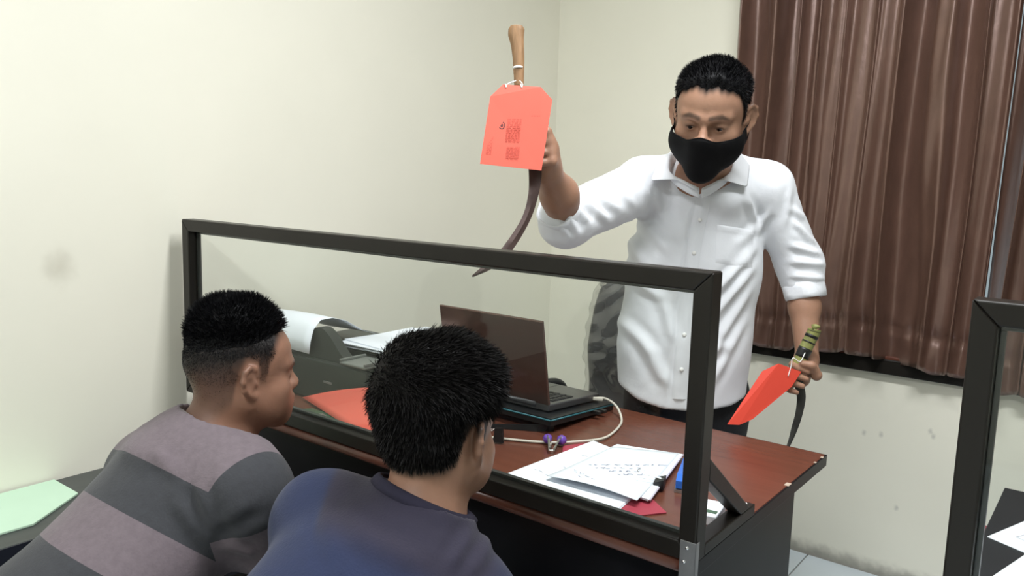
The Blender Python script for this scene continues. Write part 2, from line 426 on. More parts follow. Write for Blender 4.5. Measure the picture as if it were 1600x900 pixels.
M['old_iron'] = mat('old_iron', (.060, .036, .032), .42, .35, var=.3, vscale=25, bump=.08, bscale=80)
M['grey_iron'] = mat('grey_iron', (.060, .060, .056), .42, .5, var=.45, vscale=22, bump=.1, bscale=60)
M['string'] = mat('white_string', (.82, .82, .80), .8)
M['bamboo'] = mat('green_yellow_grip', (.23, .24, .075), .5, var=.35, vscale=45)
M['tape'] = mat('black_tape', (.010, .010, .010), .4)
M['lamp_case'] = mat('lamp_case', (.8, .8, .8), .5)
M['tube'] = mat('lamp_tube', (1, .97, .92), .5, emit=6)
M['sky_out'] = mat('outer_wall', (.7, .7, .68), .8)
M['shirt_white'] = mat('white_cotton', (.74, .765, .805), .75, var=.012, vscale=10, bump=.05, bscale=180, sheen=.15)
M['button'] = mat('shirt_button', (.78, .78, .76), .3)
M['trouser'] = mat('black_trouser', (.009, .010, .014), .75, var=.1, bump=.1, bscale=120)
M['jean'] = mat('dark_trouser', (.02, .022, .03), .8, var=.15, bump=.1, bscale=150)
M['shoe'] = mat('black_shoe', (.012, .011, .011), .3)
M['mask'] = mat('black_mask', (.0045, .0045, .0052), .75, var=.1, bump=.05, bscale=200, spec=.15)
M['hair'] = mat('black_hair', (.0055, .0055, .0065), .5, var=.2, vscale=60, spec=.15)
M['hair_brown'] = mat('black_brown_hair', (.0062, .0055, .0055), .5, var=.2, vscale=60, spec=.17)
M['skin'] = mat('skin', (1, 1, 1), .48, var=.05, vscale=45, bump=.05, bscale=220, attr='Col', spec=.4, sss=.12)
M['neckband_grey'] = mat('neckband_grey', (.24, .22, .21), .9, bump=.1, bscale=200)
M['neckband_blue'] = mat('neckband_blue', (.012, .0105, .026), .9, bump=.1, bscale=200)
M['eye'] = mat('eye_white', (.55, .5, .46), .15)
M['iris'] = mat('eye_iris', (.015, .008, .006), .1)
M['tee_blue'] = mat('blue_jersey', (1, 1, 1), .85, var=.05, vscale=60, bump=.12, bscale=260, attr='Col', sheen=.1)

def stripe_mat():
    m = mat('striped_jersey', (1, 1, 1), .88, var=.09, vscale=90, bump=.12, bscale=260, sheen=.1)
    t = m.node_tree; n = t.nodes; L = t.links.new
    def at_(nm): k = n.new('ShaderNodeAttribute'); k.attribute_name = nm; return k.outputs['Fac']
    gt = n.new('ShaderNodeMath'); gt.operation = 'GREATER_THAN'; gt.inputs[1].default_value = 0; L(at_('sleeve'), gt.inputs[0])
    pick = n.new('ShaderNodeMix'); L(gt.outputs[0], pick.inputs[0]); L(at_('stripe'), pick.inputs[2]); L(at_('sleeve_stripe'), pick.inputs[3])
    r = n.new('ShaderNodeValToRGB'); r.color_ramp.interpolation = 'CONSTANT'; L(pick.outputs[0], r.inputs[0])
    lav = (.138, .112, .127, 1); dark = (.034, .036, .042, 1)
    e = r.color_ramp.elements; e[0].position = 0; e[0].color = lav; e[1].position = .2; e[1].color = dark
    for i, p in enumerate((.4, .6, .8)): q = e.new(p); q.color = lav if i % 2 == 0 else dark
    mx = [k for k in n if k.bl_idname == 'ShaderNodeMix' and k.data_type == 'RGBA'][0]; L(r.outputs[0], mx.inputs[6]); return m
M['tee_stripe'] = stripe_mat()
def satin():
    m = mat('brown_satin', (.150, .084, .062), .30, .25, coat=.45, var=.10, vscale=14, bump=.12, bscale=30, stretch=(1.6, 1.6, .9), spec=.8)
    p = m.node_tree.nodes['Principled BSDF']; p.inputs['Specular Tint'].default_value = (.95, .82, .84, 1); p.inputs['Coat Roughness'].default_value = .28
    return m
M['satin'] = satin()
def wall_marks():
    """scuffs low on the window wall, a darker band along its foot and a soft smudge on the left wall belong to the paint"""
    m = M['wall']; t = m.node_tree; n = t.nodes; L = t.links.new; p = n['Principled BSDF']
    src = p.inputs['Base Color'].links[0].from_socket
    g = n.new('ShaderNodeNewGeometry')
    def blob(c, r0, r1, sc, last, col, nsc=30):
        v = n.new('ShaderNodeVectorMath'); v.operation = 'SUBTRACT'; L(g.outputs['Position'], v.inputs[0]); v.inputs[1].default_value = c
        v2 = n.new('ShaderNodeVectorMath'); v2.operation = 'MULTIPLY'; L(v.outputs[0], v2.inputs[0]); v2.inputs[1].default_value = sc
        ln = n.new('ShaderNodeVectorMath'); ln.operation = 'LENGTH'; L(v2.outputs[0], ln.inputs[0])
        z = n.new('ShaderNodeTexNoise'); z.inputs['Scale'].default_value = nsc; L(g.outputs['Position'], z.inputs['Vector'])
        ad = n.new('ShaderNodeMath'); ad.operation = 'MULTIPLY_ADD'; L(z.outputs['Fac'], ad.inputs[0]); ad.inputs[1].default_value = r1*.8; L(ln.outputs['Value'], ad.inputs[2])
        mr = n.new('ShaderNodeMapRange'); mr.interpolation_type = 'SMOOTHSTEP'; mr.inputs[1].default_value = r0+r1*.4; mr.inputs[2].default_value = r1*1.4; mr.inputs[3].default_value = col[3]; mr.inputs[4].default_value = 0
        L(ad.outputs[0], mr.inputs[0])
        mx = n.new('ShaderNodeMix'); mx.data_type = 'RGBA'; L(mr.outputs[0], mx.inputs[0]); L(last, mx.inputs[6]); mx.inputs[7].default_value = (*col[:3], 1); return mx.outputs[2]
    s_ = blob((-2.03, .845, 1.10), 0, .055, (1, 1, .8), src, (.40, .37, .29, .4), 20)
    s_ = blob((-.6, 2.9, 0), .0, .07, (.0, 1, 1), s_, (.16, .15, .13, .75), 26)  # darker uneven band along the foot of the window wall
    for c in ((-.675, 2.9, .50), (-.62, 2.9, .505), (-.55, 2.9, .26), (-.47, 2.9, .55), (-.46, 2.9, .535)):
        s_ = blob(c, 0, .011, (1, 1, .7), s_, (.34, .34, .32, .45), 90)
    L(s_, p.inputs['Base Color'])
wall_marks()

# ------------------------------------------------------------------ the room
X0, X1, Y0, Y1, ZC = -2.03, 2.7, -2.3, 2.9, 2.85
bx = lambda lo, hi, bev=0: MB().span(lo, hi, bev).vf
fl = struct('floor', bx((X0-.1, Y0-.1, -.08), (X1+.1, Y1+.1, -.006)), 'grout')
TL = .395; tile_me = None
for i in range(12):
    for j in range(14):
        x = X0+.2+.4*i-.0; y = Y1-.10-.4*j
        if x > X1 or y < Y0+.1: continue
        if tile_me is None: tile_me = mesh('tile', MB().box((0, 0, -.006), (TL, TL, .012), .0015).vf, M['tile'], False)
        o = bpy.data.objects.new('tile', tile_me); COL.objects.link(o); o.location = (x, y, 0); o.parent = fl
struct('ceiling', bx((X0-.1, Y0-.1, ZC), (X1+.1, Y1+.1, ZC+.1)), 'ceiling')
struct('wall_left', bx((X0-.12, Y0-.12, 0), (X0, Y1+.15, ZC)), 'wall')
struct('wall_right', bx((X1, Y0-.12, 0), (X1+.12, Y1+.15, ZC)), 'wall')
struct('wall_front', bx((X0, Y0-.12, 0), (X1, Y0, ZC)), 'wall')
WX0, WX1, WZ0, WZ1 = -1.125, .62, .735, 2.28
wb = MB(); wb.span((X0, Y1, 0), (X1, Y1+.15, WZ0)); wb.span((X0, Y1, WZ1), (X1, Y1+.15, ZC)); wb.span((X0, Y1, WZ0), (WX0, Y1+.15, WZ1)); wb.span((WX1, Y1, WZ0), (X1, Y1+.15, WZ1))
struct('wall_back', wb.vf, 'wall')
# the window behind the curtains
wf = MB(); b = .05
for lo, hi in (((WX0, Y1-.028, WZ0-.012), (WX1, Y1+.09, WZ0+.04)), ((WX0, Y1-.012, WZ1-b), (WX1, Y1+.09, WZ1)), ((WX0, Y1-.012, WZ0), (WX0+b, Y1+.09, WZ1)), ((WX1-b, Y1-.012, WZ0), (WX1, Y1+.09, WZ1)), ((-.29, Y1, WZ0), (-.24, Y1+.08, WZ1))): wf.span(lo, hi, .004)
wn = struct('window_1', wf.vf, 'alu')
tr = MB(); tr.span((WX0+.03, Y1-.024, WZ0+.038), (WX1-.03, Y1-.006, WZ0+.05), .002)
struct('sill_track', tr.vf, 'desk_edge', parent=wn)
for x in (WX0+b, -.24): struct('pane', bx((x, Y1+.04, WZ0+.03), (x+.80, Y1+.046, WZ1-b)), 'window_glass', parent=wn)

# ------------------------------------------------------------------ ceiling lamp and an added fill lamp (out of the picture above)
for i, (lx, ly, lz, pw, tn) in enumerate(LAMPS):
    t = Thing('ceiling_or_fill_lamp', ('twin tube ceiling lamp above the desk', 'added twin tube fill lamp above the camera')[i], 'lamp', (lx, ly, ZC))
    t.part('lamp_housing', MB().box((lx, ly, ZC-.03), (1.24, .2, .06), .006).vf, 'lamp_case', smooth=False)
    for dy in (-.05, .05): t.part('lamp_tube', MB().cyl((lx-.58, ly+dy, lz+.05), (lx+.58, ly+dy, lz+.05), .014).vf, 'tube')
    ld = bpy.data.lights.new('lamp_light', 'AREA'); ld.shape = 'RECTANGLE'; ld.size = 1.2; ld.size_y = .2; ld.energy = pw; ld.color = (.97, .985, 1.0)
    lo = bpy.data.objects.new('lamp_light', ld); COL.objects.link(lo); lo.location = (0, 0, lz-ZC); lo.parent = t.o

# ------------------------------------------------------------------ curtains
def curtain(x0, x1, seed, lean0, lean1, zb, label):
    r = np.random.default_rng(seed); nu = int((x1-x0)/.0055); nv = 110
    u = np.linspace(0, 1, nu); ztop = 2.5; v = np.linspace(0, 1, nv)
    # fold phase: irregular widths, drifting as the cloth falls
    nf = (x1-x0)/.094; ph = u*nf*2*math.pi+1.5*np.sin(u*9+seed)+.9*np.sin(u*21+2*seed); am = .7+.3*np.sin(u*13+seed*1.7)+.2*np.sin(u*31)
    U, V = np.meshgrid(u, v); PH = ph[None, :]+.9*np.sin(3.1*V+U*6+seed)*V+.5*np.sin(7*V+U*15)*V; AM = am[None, :]*(.75+.35*np.sin(2.3*V+U*8))
    hemv = 1-(.115)/(ztop-zb)
    X = x0+U*(x1-x0)+(lean0+(lean1-lean0)*U)*V+.012*np.sin(PH*1.0+1.2)
    sh = np.sin(PH); sh = np.sign(sh)*np.abs(sh)**.75
    Y = 2.826-.050*AM*sh-.014*np.sin(PH*.37+2*V)-.007*np.sin(2.3*PH+4*V)
    Y += .010*np.exp(-((V-hemv)/.006)**2)
    Y -= .009*np.exp(-((V-hemv)/.022)**2)*np.sin(U*(x1-x0)*170+3*np.sin(U*40))
    Y -= .004*np.sin(U*(x1-x0)*60+V*9+seed)*np.sin(V*17+U*12)*V
    bot = zb+.012*np.sin(U*9+seed)+.010*np.sin(PH)
    Z = ztop+(bot-ztop)*V
    t = Thing('curtain', label, 'curtain', ((x0+x1)/2, 2.835, zb), 'satin curtains at the window')
    c = t.part('cloth', MB().grid(np.stack([X, Y, Z], -1)).vf, 'satin'); solid(c, .0016)
    return t
curtain(-1.205, -.309, 3, .0, -.034, .775, 'wide brown satin curtain hanging behind the standing man')
curtain(-.314, .62, 5, -.034, -.03, .735, 'brown satin curtain behind the second screen at the right edge')
rod = MB().cyl((-1.3, 2.84, 2.53), (.75, 2.84, 2.53), .012).vf
single('curtain_rod', rod, 'chrome', 'metal curtain rod above the brown satin curtains', 'curtain rod', (-.3, 2.84, 2.53))

# ------------------------------------------------------------------ the desks
DX0, DX1, DY0, DY1, DZ = -1.935, -.496, 1.131, 1.818, .75
t = Thing('office_desk', 'long desk with reddish brown top and black sides carrying the screen', 'desk', (-1.24, 1.47, 0))
top = t.part('desktop', bx((DX0, DY0+.012, DZ-.026), (DX1-.004, DY1-.003, DZ), .0012), 'desk_red', smooth=False)
t.part('front_edge', MB().tube([(DX0, DY0+.0138, DZ-.0130), (DX1-.0045, DY0+.0138, DZ-.0130)], .0130, 16).vf, 'desk_edge', label='rounded brown front edge')
t.part('side_edge', bx((DX1-.004, DY0, DZ-.0265), (DX1, DY1, DZ-.0005), .001), 'desk_black', smooth=False, label='black side edge band')
t.part('back_edge', bx((DX0, DY1-.003, DZ-.0265), (DX1-.004, DY1, DZ-.0005), .001), 'desk_black', smooth=False, label='black back edge band')
ch = MB()
for c, s_ in (((DX1-.005, 1.575, DZ+.0002), (.010, .018, .0012)), ((DX1-.003, 1.79, DZ+.0002), (.006, .01, .0012)), ((DX1-.004, 1.745, DZ+.0002), (.006, .007, .0012))): ch.box(c, s_, .0004)
t.part('chipped_edge', ch.vf, 'chip', top, kind='stuff', label='bare chipped board at the edge', smooth=False)
t.part('side_panel', bx((DX1-.045, DY0+.035, .0), (DX1-.02, 1.672, DZ-.026), .001), 'desk_black', smooth=False)
t.part('side_panel', bx((DX0+.02, DY0+.035, .0), (DX0+.045, 1.672, DZ-.026), .001), 'desk_black', smooth=False)
t.part('front_panel', bx((DX0+.045, DY0+.04, .03), (DX1-.045, DY0+.06, DZ-.026), .001), 'desk_black', smooth=False)

t = Thing('office_desk', 'black topped desk at the right edge of the room', 'desk', (.55, 1.5, 0))
t.part('desktop', bx((-.157, DY0, DZ-.026), (1.3, 1.864, DZ), .0015), 'desk_black', smooth=False)
t.part('side_panel', bx((-.13, DY0+.03, 0), (-.105, 1.70, DZ-.026), .001), 'desk_black', smooth=False)
t.part('side_panel', bx((1.24, DY0+.03, 0), (1.265, 1.80, DZ-.026), .001), 'desk_black', smooth=False)
t.part('front_panel', bx((-.105, DY0+.04, .03), (1.24, DY0+.06, DZ-.026), .001), 'desk_black', smooth=False)

# ------------------------------------------------------------------ the see-through screens
def screen(xl, xr, label, right_foot, left_foot):
    yf, yb, zt, zb, w_ = DY0-.001, DY0+.036, 1.2155, DZ+.001, .031
    t = Thing('desk_screen', label, 'screen', ((xl+xr)/2, yf+.02, zb))
    def mitre(a, b, c, d): return MB().prism([a, b, c, d], (0, yb-yf, 0))
    P = lambda x, z: (x, yf, z)
    fr = [('top_rail', [P(xl, zt), P(xr, zt), P(xr-w_, zt-w_), P(xl+w_, zt-w_)]), ('bottom_rail', [P(xl, zb), P(xl+w_, zb+w_), P(xr-w_, zb+w_), P(xr, zb)]),
          ('post', [P(xl, zt), P(xl+w_, zt-w_), P(xl+w_, zb+w_), P(xl, zb)]), ('post', [P(xr, zt), P(xr, zb), P(xr-w_, zb+w_), P(xr-w_, zt-w_)])]
    for nme, poly in fr:
        o = t.part(nme, MB().prism(poly, (0, yb-yf, 0)).vf, 'alu', smooth=False)
        md = o.modifiers.new('bevel', 'BEVEL'); md.width = .003; md.segments = 3
    bead = MB(); g = .007
    for lo, hi in (((xl+w_, yb-.014, zt-w_-g), (xr-w_, yb-.004, zt-w_)), ((xl+w_, yb-.014, zb+w_), (xr-w_, yb-.004, zb+w_+g)), ((xl+w_, yb-.014, zb+w_+g), (xl+w_+g, yb-.004, zt-w_-g)), ((xr-w_-g, yb-.014, zb+w_+g), (xr-w_, yb-.004, zt-w_-g))): bead.span(lo, hi, .001)
    t.part('glazing_bead', bead.vf, 'alu_grey', smooth=False)
    # grooves along the outer side of each post
    t.part('glass_pane', bx((xl+w_-.004, yb-.020, zb+w_-.004), (xr-w_+.004, yb-.016, zt-w_+.004)), 'pane', smooth=False)
    for x, on in ((xl, left_foot), (xr, right_foot)):
        if not on: continue
        sg_ = 1 if x == xl else -1
        a = x+sg_*.001; bb = x+sg_*.030; lo_, hi_ = min(a, bb), max(a, bb)
        ft = t.part('foot_bar', bx((lo_, yb+.0005, zb), (hi_, yb+.215, zb+.021), .002), 'alu', smooth=False)
        z0 = zb+.021; poly = [(lo_+.002, yb+.0005, zb+.165), (lo_+.002, yb+.0005, zb+.128), (lo_+.002, yb+.150, z0), (lo_+.002, yb+.192, z0)]
        br = t.part('brace', MB().prism(poly, (.027, 0, 0)).vf, 'alu', smooth=False)
        md = br.modifiers.new('bevel', 'BEVEL'); md.width = .0025; md.segments = 2
        sc_ = MB().cyl((hi_-.012, yb+.203, zb+.0205), (hi_-.012, yb+.203, zb+.0235), .0035, 10); t.part('screw', sc_.vf, 'chrome', ft)
    return t, xl, xr, yf, yb, zt, zb
t, xl, xr, yf, yb, zt, zb = screen(-1.976, -.494, 'dark framed glass screen standing along the long desk', True, True)
# the steel angle that ties the post to the desk
br = MB(); br.span((xr-.026, yf-.002, .702), (xr+.0016, yf-.0002, .786), .0005); br.span((xr+.0002, yf-.002, .702), (xr+.0016, yf+.010, .786), .0003)
bk = t.part('corner_bracket', br.vf, 'steel', smooth=False, label='bright steel corner bracket')
for x, z in ((xr-.014, .775), (xr-.018, .751), (xr-.014, .716), (xr-.003, .711)): t.part('screw', MB().tube([(x, yf-.0015, z), (x, yf-.003, z), (x, yf-.0042, z)], [.0032, .003, .0012], 12).vf, 'chrome', bk)
screen(-.152, 1.25, 'second dark framed glass screen on the black topped desk', False, False)

# ------------------------------------------------------------------ low table at the left wall
t = Thing('low_table', 'low grey table against the left wall behind the striped shirt', 'table', (-1.88, .3, 0))
t.part('tabletop', bx((-2.028, -.6, .555), (-1.73, .98, .58), .002), 'grey_wood', smooth=False)
t.part('edge_band', bx((-1.7295, -.6, .530), (-1.7265, .98, .5795), .0008), 'navy_edge', smooth=False, label='navy edge band')
t.part('lower_box', bx((-2.028, -.55, .30), (-1.75, .95, .5545), .002), 'tan_board', smooth=False, label='tan board front')
for y in (-.5, .9):
    for x in (-2.0, -1.78): t.part('leg', bx((x-.02, y-.02, 0), (x+.02, y+.02, .2995), .002), 'grey_wood', smooth=False)
mp = MB(); rot = lambda a: np.array([[math.cos(a), -math.sin(a), 0], [math.sin(a), math.cos(a), 0], [0, 0, 1]])
ms = [(-2.024, .30), (-2.024, .808), (-1.985, .845), (-1.905, .800), (-1.81, .64), (-1.765, .30)]
single('mint_paper', MB().prism([(-2.022, .33, .581), (-1.80, .33, .581), (-1.795, .67, .581), (-1.895, .806, .581), (-2.022, .806, .581)], (0, 0, .004)).vf, 'mint', 'pale mint green paper lying on the low table', 'paper', (-1.92, .57, .581), smooth=False)

# ------------------------------------------------------------------ things on the long desk
Z = DZ+.0006
def Rz(a): a = R(a); return np.array([[math.cos(a), -math.sin(a), 0], [math.sin(a), math.cos(a), 0], [0, 0, 1]])
# laptop cooler
t = Thing('laptop_cooler', 'black laptop cooler with teal trim under the open laptop', 'laptop cooler', (-1.22, 1.65, Z))
def sheet(p, th): return MB().prism(p, (0, 0, th))
cz = lambda y: .794-(y-1.50)*.075
pad = sheet([(-1.44, 1.50, cz(1.5)-.030), (-1.035, 1.50, cz(1.5)-.030), (-1.035, 1.785, cz(1.785)-.018), (-1.44, 1.785, cz(1.785)-.018)], 0); 
pad = MB(); a = [(-1.44, 1.50), (-1.035, 1.50), (-1.035, 1.785), (-1.44, 1.785)]
pad.add([(x, y, cz(y)-.022) for x, y in a]+[(x, y, cz(y)-.004) for x, y in a], [(3, 2, 1, 0), (4, 5, 6, 7), (0, 1, 5, 4), (1, 2, 6, 5), (2, 3, 7, 6), (3, 0, 4, 7)])
t.part('cooler_body', pad.vf, 'black_plastic', smooth=False)
tm = MB(); tm.tube([(-1.44, 1.4985, cz(1.5)-.008), (-1.035, 1.4985, cz(1.5)-.008)], .0022, 8); tm.tube([(-1.0335, 1.50, cz(1.5)-.008), (-1.0335, 1.785, cz(1.785)-.008)], .0022, 8)
t.part('teal_strip', tm.vf, 'teal', label='teal edge strip')
for x in (-1.40, -1.06):
    for y, h in ((1.53, 0), (1.755, 0)): t.part('foot', MB().cyl((x, y, Z), (x, y, cz(y)-.0215), .012, 12).vf, 'rubber')
for y in (1.685, 1.712): t.part('usb_plug', MB().box((-1.024, y, cz(y)-.012), (.022, .012, .008), .001).vf, 'black_plastic', smooth=False)
lv = MB(); lv.add([(-1.06, 1.515, Z), (-1.075, 1.50, Z), (-1.20, 1.43, Z), (-1.19, 1.45, Z), (-1.055, 1.52, .768), (-1.07, 1.505, .768), (-1.20, 1.43, .757), (-1.19, 1.45, .757)], [(3, 2, 1, 0), (4, 5, 6, 7), (0, 1, 5, 4), (1, 2, 6, 5), (2, 3, 7, 6), (3, 0, 4, 7)])
t.part('prop_arm', lv.vf, 'black_plastic', smooth=False)
# laptop
t = Thing('laptop', 'open dark grey laptop with its glossy lid towards the seated men', 'laptop', (-1.23, 1.65, .80))
lx0, lx1 = -1.402, -1.072; hy, hz = 1.546, cz(1.546)-.002
an = math.atan(.075); rx = lambda a: np.array([[1, 0, 0], [0, math.cos(a), -math.sin(a)], [0, math.sin(a), math.cos(a)]])
bs = t.part('base', MB().box(((lx0+lx1)/2, hy+.114, cz(hy+.114)+.0075), (lx1-lx0, .232, .018), .003, rx(-an)).vf, 'laptop', smooth=False)
ky = MB()
for i in range(5):
    for j in range(15): y = hy+.045+i*.019; ky.box((lx0+.025+j*.02, y, cz(y)+.0172), (.0165, .0155, .0025), .0006, rx(-an))
k_ = t.part('keyboard', ky.vf, 'key', bs, smooth=False, kind='stuff', label='black keys')
y = hy+.185; t.part('touchpad', MB().box(((lx0+lx1)/2-.01, y, cz(y)+.0168), (.1, .06, .0006), .0001, rx(-an)).vf, 'screen', bs, smooth=False)
la = R(10.5); L0 = A(0, -math.sin(la), math.cos(la)); ctr = A((lx0+lx1)/2, hy+.002, hz+.016)+L0*.108
lid = t.part('lid', MB().box(ctr, (lx1-lx0, .0075, .216), .003, rx(la)).vf, 'lid', smooth=False, label='glossy dark lid')
t.part('display', MB().box(ctr+A(0, math.cos(la), math.sin(la))*.0042, (lx1-lx0-.016, .0006, .198), .0001, rx(la)).vf, 'screen', lid, smooth=False)
t.part('hinge', MB().cyl((lx0+.04, hy, hz+.014), (lx1-.04, hy, hz+.014), .007, 12).vf, 'laptop')
# cable
cp = [(-1.075, 1.745, .783), (-1.045, 1.762, .7835), (-1.005, 1.752, .772), (-.962, 1.705, Z+.003), (-.932, 1.62, Z+.003), (-.925, 1.545, Z+.003), (-.96, 1.478, Z+.003), (-1.02, 1.435, Z+.003), (-1.085, 1.402, Z+.003), (-1.17, 1.368, Z+.003), (-1.30, 1.33, Z+.003), (-1.42, 1.40, Z+.003)]
t = Thing('charging_cable', 'off white cable looping across the desk from the laptop', 'cable', (-1.0, 1.5, Z))
sp_ = spline(cp, 90); sp_[:, 2] = np.maximum(sp_[:, 2], Z+.0033+.0035*np.exp(-(((sp_[:, 0]+.945)/.05)**2)-((sp_[:, 1]-1.49)/.07)**2))
cb = t.part('cord', MB().tube(sp_, .0030, 8).vf, 'cable')
t.part('plug', MB().box((-1.062, 1.752, .7815), (.026, .011, .008), .002, Rz(25)).vf, 'cable', smooth=False)
def binder_clip(name, c, a, sz, label, up=0):
    c = np.asarray(c, float); t = Thing(name, label, 'binder clip', c); Rm = Rz(a)
    T = lambda p: (np.asarray(p, float)*sz) @ Rm.T+c
    body = MB(); prof = [(-.5, -.02), (-.5, .02), (.12, .40), (.5, .40), (.5, -.0)]
    pr = [(.45, .02), (-.35, .34), (-.35, -.0)]
    body.prism(T([(.0, -.5, 0), (.62, -.5, .12), (.62, -.5, .50), (.0, -.5, .62)]), Rm @ A(0, 1*sz, 0))
    t.part('clip_body', body.vf, 'tape', smooth=False)
    for z0, z1 in ((.64, .72+up), (-.0, .10)):
        w_ = T([(.05, -.14, z0), (-.25, -.20, (z0+z1)/2), (-.62, -.16, z1), (-.75, 0, z1), (-.62, .16, z1), (-.25, .20, (z0+z1)/2), (.05, .14, z0)])
        t.part('wire_handle', MB().tube(spline(w_, 24), .045*sz, 6).vf, 'chrome', label='steel wire handle')
    return t
t = Thing('binder_clip', 'black binder clip standing beside the cable near the laptop', 'binder clip', (-1.10, 1.385, Z))
c0 = A(-1.090, 1.376, Z); Rm = Rz(30)
T = lambda p: np.asarray(p, float) @ Rm.T+c0
t.part('clip_body', MB().prism(T([(-.012, -.010, .0035), (.012, -.010, .0035), (.009, -.0105, .036), (-.009, -.0105, .036)]), Rm @ A(0, .014, 0)).vf, 'tape', smooth=False)
for z0, z1 in ((.030, .026), (.010, .004)): t.part('wire_handle', MB().tube(spline(T([(-.01, -.006, z0), (-.03, -.010, (z0+z1)/2), (-.046, -.008, z1), (-.048, 0, z1), (-.046, .006, z1), (-.03, .006, (z0+z1)/2), (-.01, .003, z0)]), 20), .0011, 6).vf, 'chrome', label='steel wire handle')
# staple remover
t = Thing('staple_remover', 'purple and steel staple remover lying by the cable', 'staple remover', (-.975, 1.43, Z))
c0 = A(-.982, 1.440, Z+.0025); Rm = Rz(-62)
for g in (-1, 1):
    jaw = MB(); jaw.prism(T([(-.004, g*.004, .001), (.046, g*.003, .001), (.050, g*.004, .006), (.0, g*.014, .022), (-.006, g*.014, .022)]), Rm @ A(0, g*.0025, 0))
    jaw.prism(T([(.0, g*.0085, .002), (.040, g*.004, .002), (.042, g*.004, .010), (.0, g*.010, .017)]), Rm @ A(0, g*.0018, 0))
    t.part('steel_jaw', jaw.vf, 'chrome', smooth=False)
    t.part('thumb_grip', MB().tube(T([(-.010, g*.010, .010), (-.008, g*.016, .012), (-.006, g*.021, .012), (-.004, g*.024, .012)]), [.010, .0115, .010, .006], 12).vf, 'purple', label='purple grip')
t.part('pivot', MB().cyl(T([(.046, -.007, .004)])[0], T([(.046, .007, .004)])[0], .003, 10).vf, 'chrome')

# paper on the desk
def writing(O, u, v, rows, hgt, seed, th=.0004, mx=9):
    """pen strokes: rows of (start u, v, length) in the sheet's own axes"""
    r = np.random.default_rng(seed); m = MB(); n = np.cross(u, v)
    for (su, sv, ln) in rows:
        x = su
        while x < su+ln:
            k = r.integers(3, mx); pts = []
            for i in range(k): pts.append(O+u*(x+i*hgt*.45)+v*(sv+hgt*(r.random()-.5))+n*th)
            for i in range(k-1):
                d_ = unit(pts[i+1]-pts[i]); s_ = np.cross(n, d_)*.0008
                m.add([pts[i]-s_, pts[i]+s_, pts[i+1]+s_, pts[i+1]-s_], [(3, 2, 1, 0)])
            x += (k+r.uniform(1, 2.5))*hgt*.45
    return m
def paper(m, pts, z, th, lift=0, n=10):
    """four corners a b c d (in order) laid at height z; lift bends the far half up"""
    a, b, c, d_ = [A(*p, z) for p in pts]; g = np.zeros((n+1, n+1, 3))
    for i in range(n+1):
        for j in range(n+1):
            s_, q = i/n, j/n; p = (1-s_)*((1-q)*a+q*b)+s_*((1-q)*d_+q*c); p[2] += lift*(s_**3)*(.4+.6*q); g[i, j] = p
    m.grid(g)
# crimson folder under everything
single('crimson_folder', MB().prism([(-.968, 1.455, Z), (-.932, 1.522, Z), (-.62, 1.28, Z), (-.688, 1.183, Z), (-.78, 1.17, Z)], (0, 0, .002)).vf, 'pink', 'crimson folder under the white papers on the desk', 'folder', (-.8, 1.35, Z), smooth=False)
z = Z+.0026
t = Thing('paper_stack', 'flat stack of white handwritten sheets on the desk left of the clipped bundle', 'paper', (-.83, 1.36, z))
stk = [(-.948, 1.222), (-.925, 1.530), (-.808, 1.500), (-.702, 1.215)]
def quad(pts, z0, th): return MB().prism([(x, y, z0) for x, y in pts], (0, 0, th))
LQ = [(-.950, 1.205), (-.935, 1.523), (-.760, 1.470), (-.690, 1.178)]
LQ = [(-.948, 1.226), (-.928, 1.524), (-.72, 1.47), (-.685, 1.195)]
for i in range(3):
    off = rng.normal(size=2)*.003; t.part('sheet', quad([(x+off[0], y+off[1]) for x, y in LQ], z+i*.0012, .0011).vf, 'paper', smooth=False)
O = A(-.948, 1.226, z+.0036); u = unit(A(-.685+.948, 1.195-1.226, 0)); v = np.cross([0, 0, 1], u)
t.part('handwriting', writing(O, u, v, [(.05, .115, .07), (.02, .06, .02), (.055, .055, .02), (.03, .20, .03)], .005, 3).vf, 'pale_ink', smooth=False, kind='stuff')
z2 = z+.0038
t = Thing('clipped_papers', 'bundle of white handwritten pages held by a black binder clip', 'paper', (-.78, 1.38, z2))
RQ = [(-.835, 1.335), (-.868, 1.52), (-.722, 1.565), (-.655, 1.330), (-.672, 1.285)]
RQ = [(-.870, 1.300), (-.868, 1.525), (-.728, 1.566), (-.662, 1.292)]
for i in range(4):
    off = rng.normal(size=2)*.003; t.part('page', quad([(x+off[0], y+off[1]) for x, y in RQ], z2+i*.0014, .0012).vf, 'paper' if i % 2 else 'paper2', smooth=False)
z3 = z2+.0062
# top page, its lower corner curling
g = np.zeros((13, 13, 3)); a_, b_, c_, d_ = [A(*p, z3) for p in [(-.868, 1.250), (-.866, 1.500), (-.735, 1.562), (-.672, 1.262)]]
for i in range(13):
    for j in range(13):
        s_, q = i/12, j/12; p = (1-s_)*((1-q)*a_+q*b_)+s_*((1-q)*d_+q*c_); p = p+A(0, 0, .010*max(0, 1-q*2.2)**2*(.3+.7*math.sin(3.1*s_))); g[i, j] = p
tp = t.part('top_page', MB().grid(g).vf, 'paper'); solid(tp, .0006, 1)
u = unit(a_-b_); v = unit(A(-u[1], u[0], 0)); O = b_+A(0, 0, .0008)
u2 = unit(d_-a_)
rows = [(.060+.0*k, .0, 0) for k in range(0)]
u = unit(c_-b_*.0-A(-.866, 1.500, z3)); u = unit(A(.60, -.80, 0)); v = A(.80, .60, 0)
O = A(-.845, 1.485, z3+.0012)
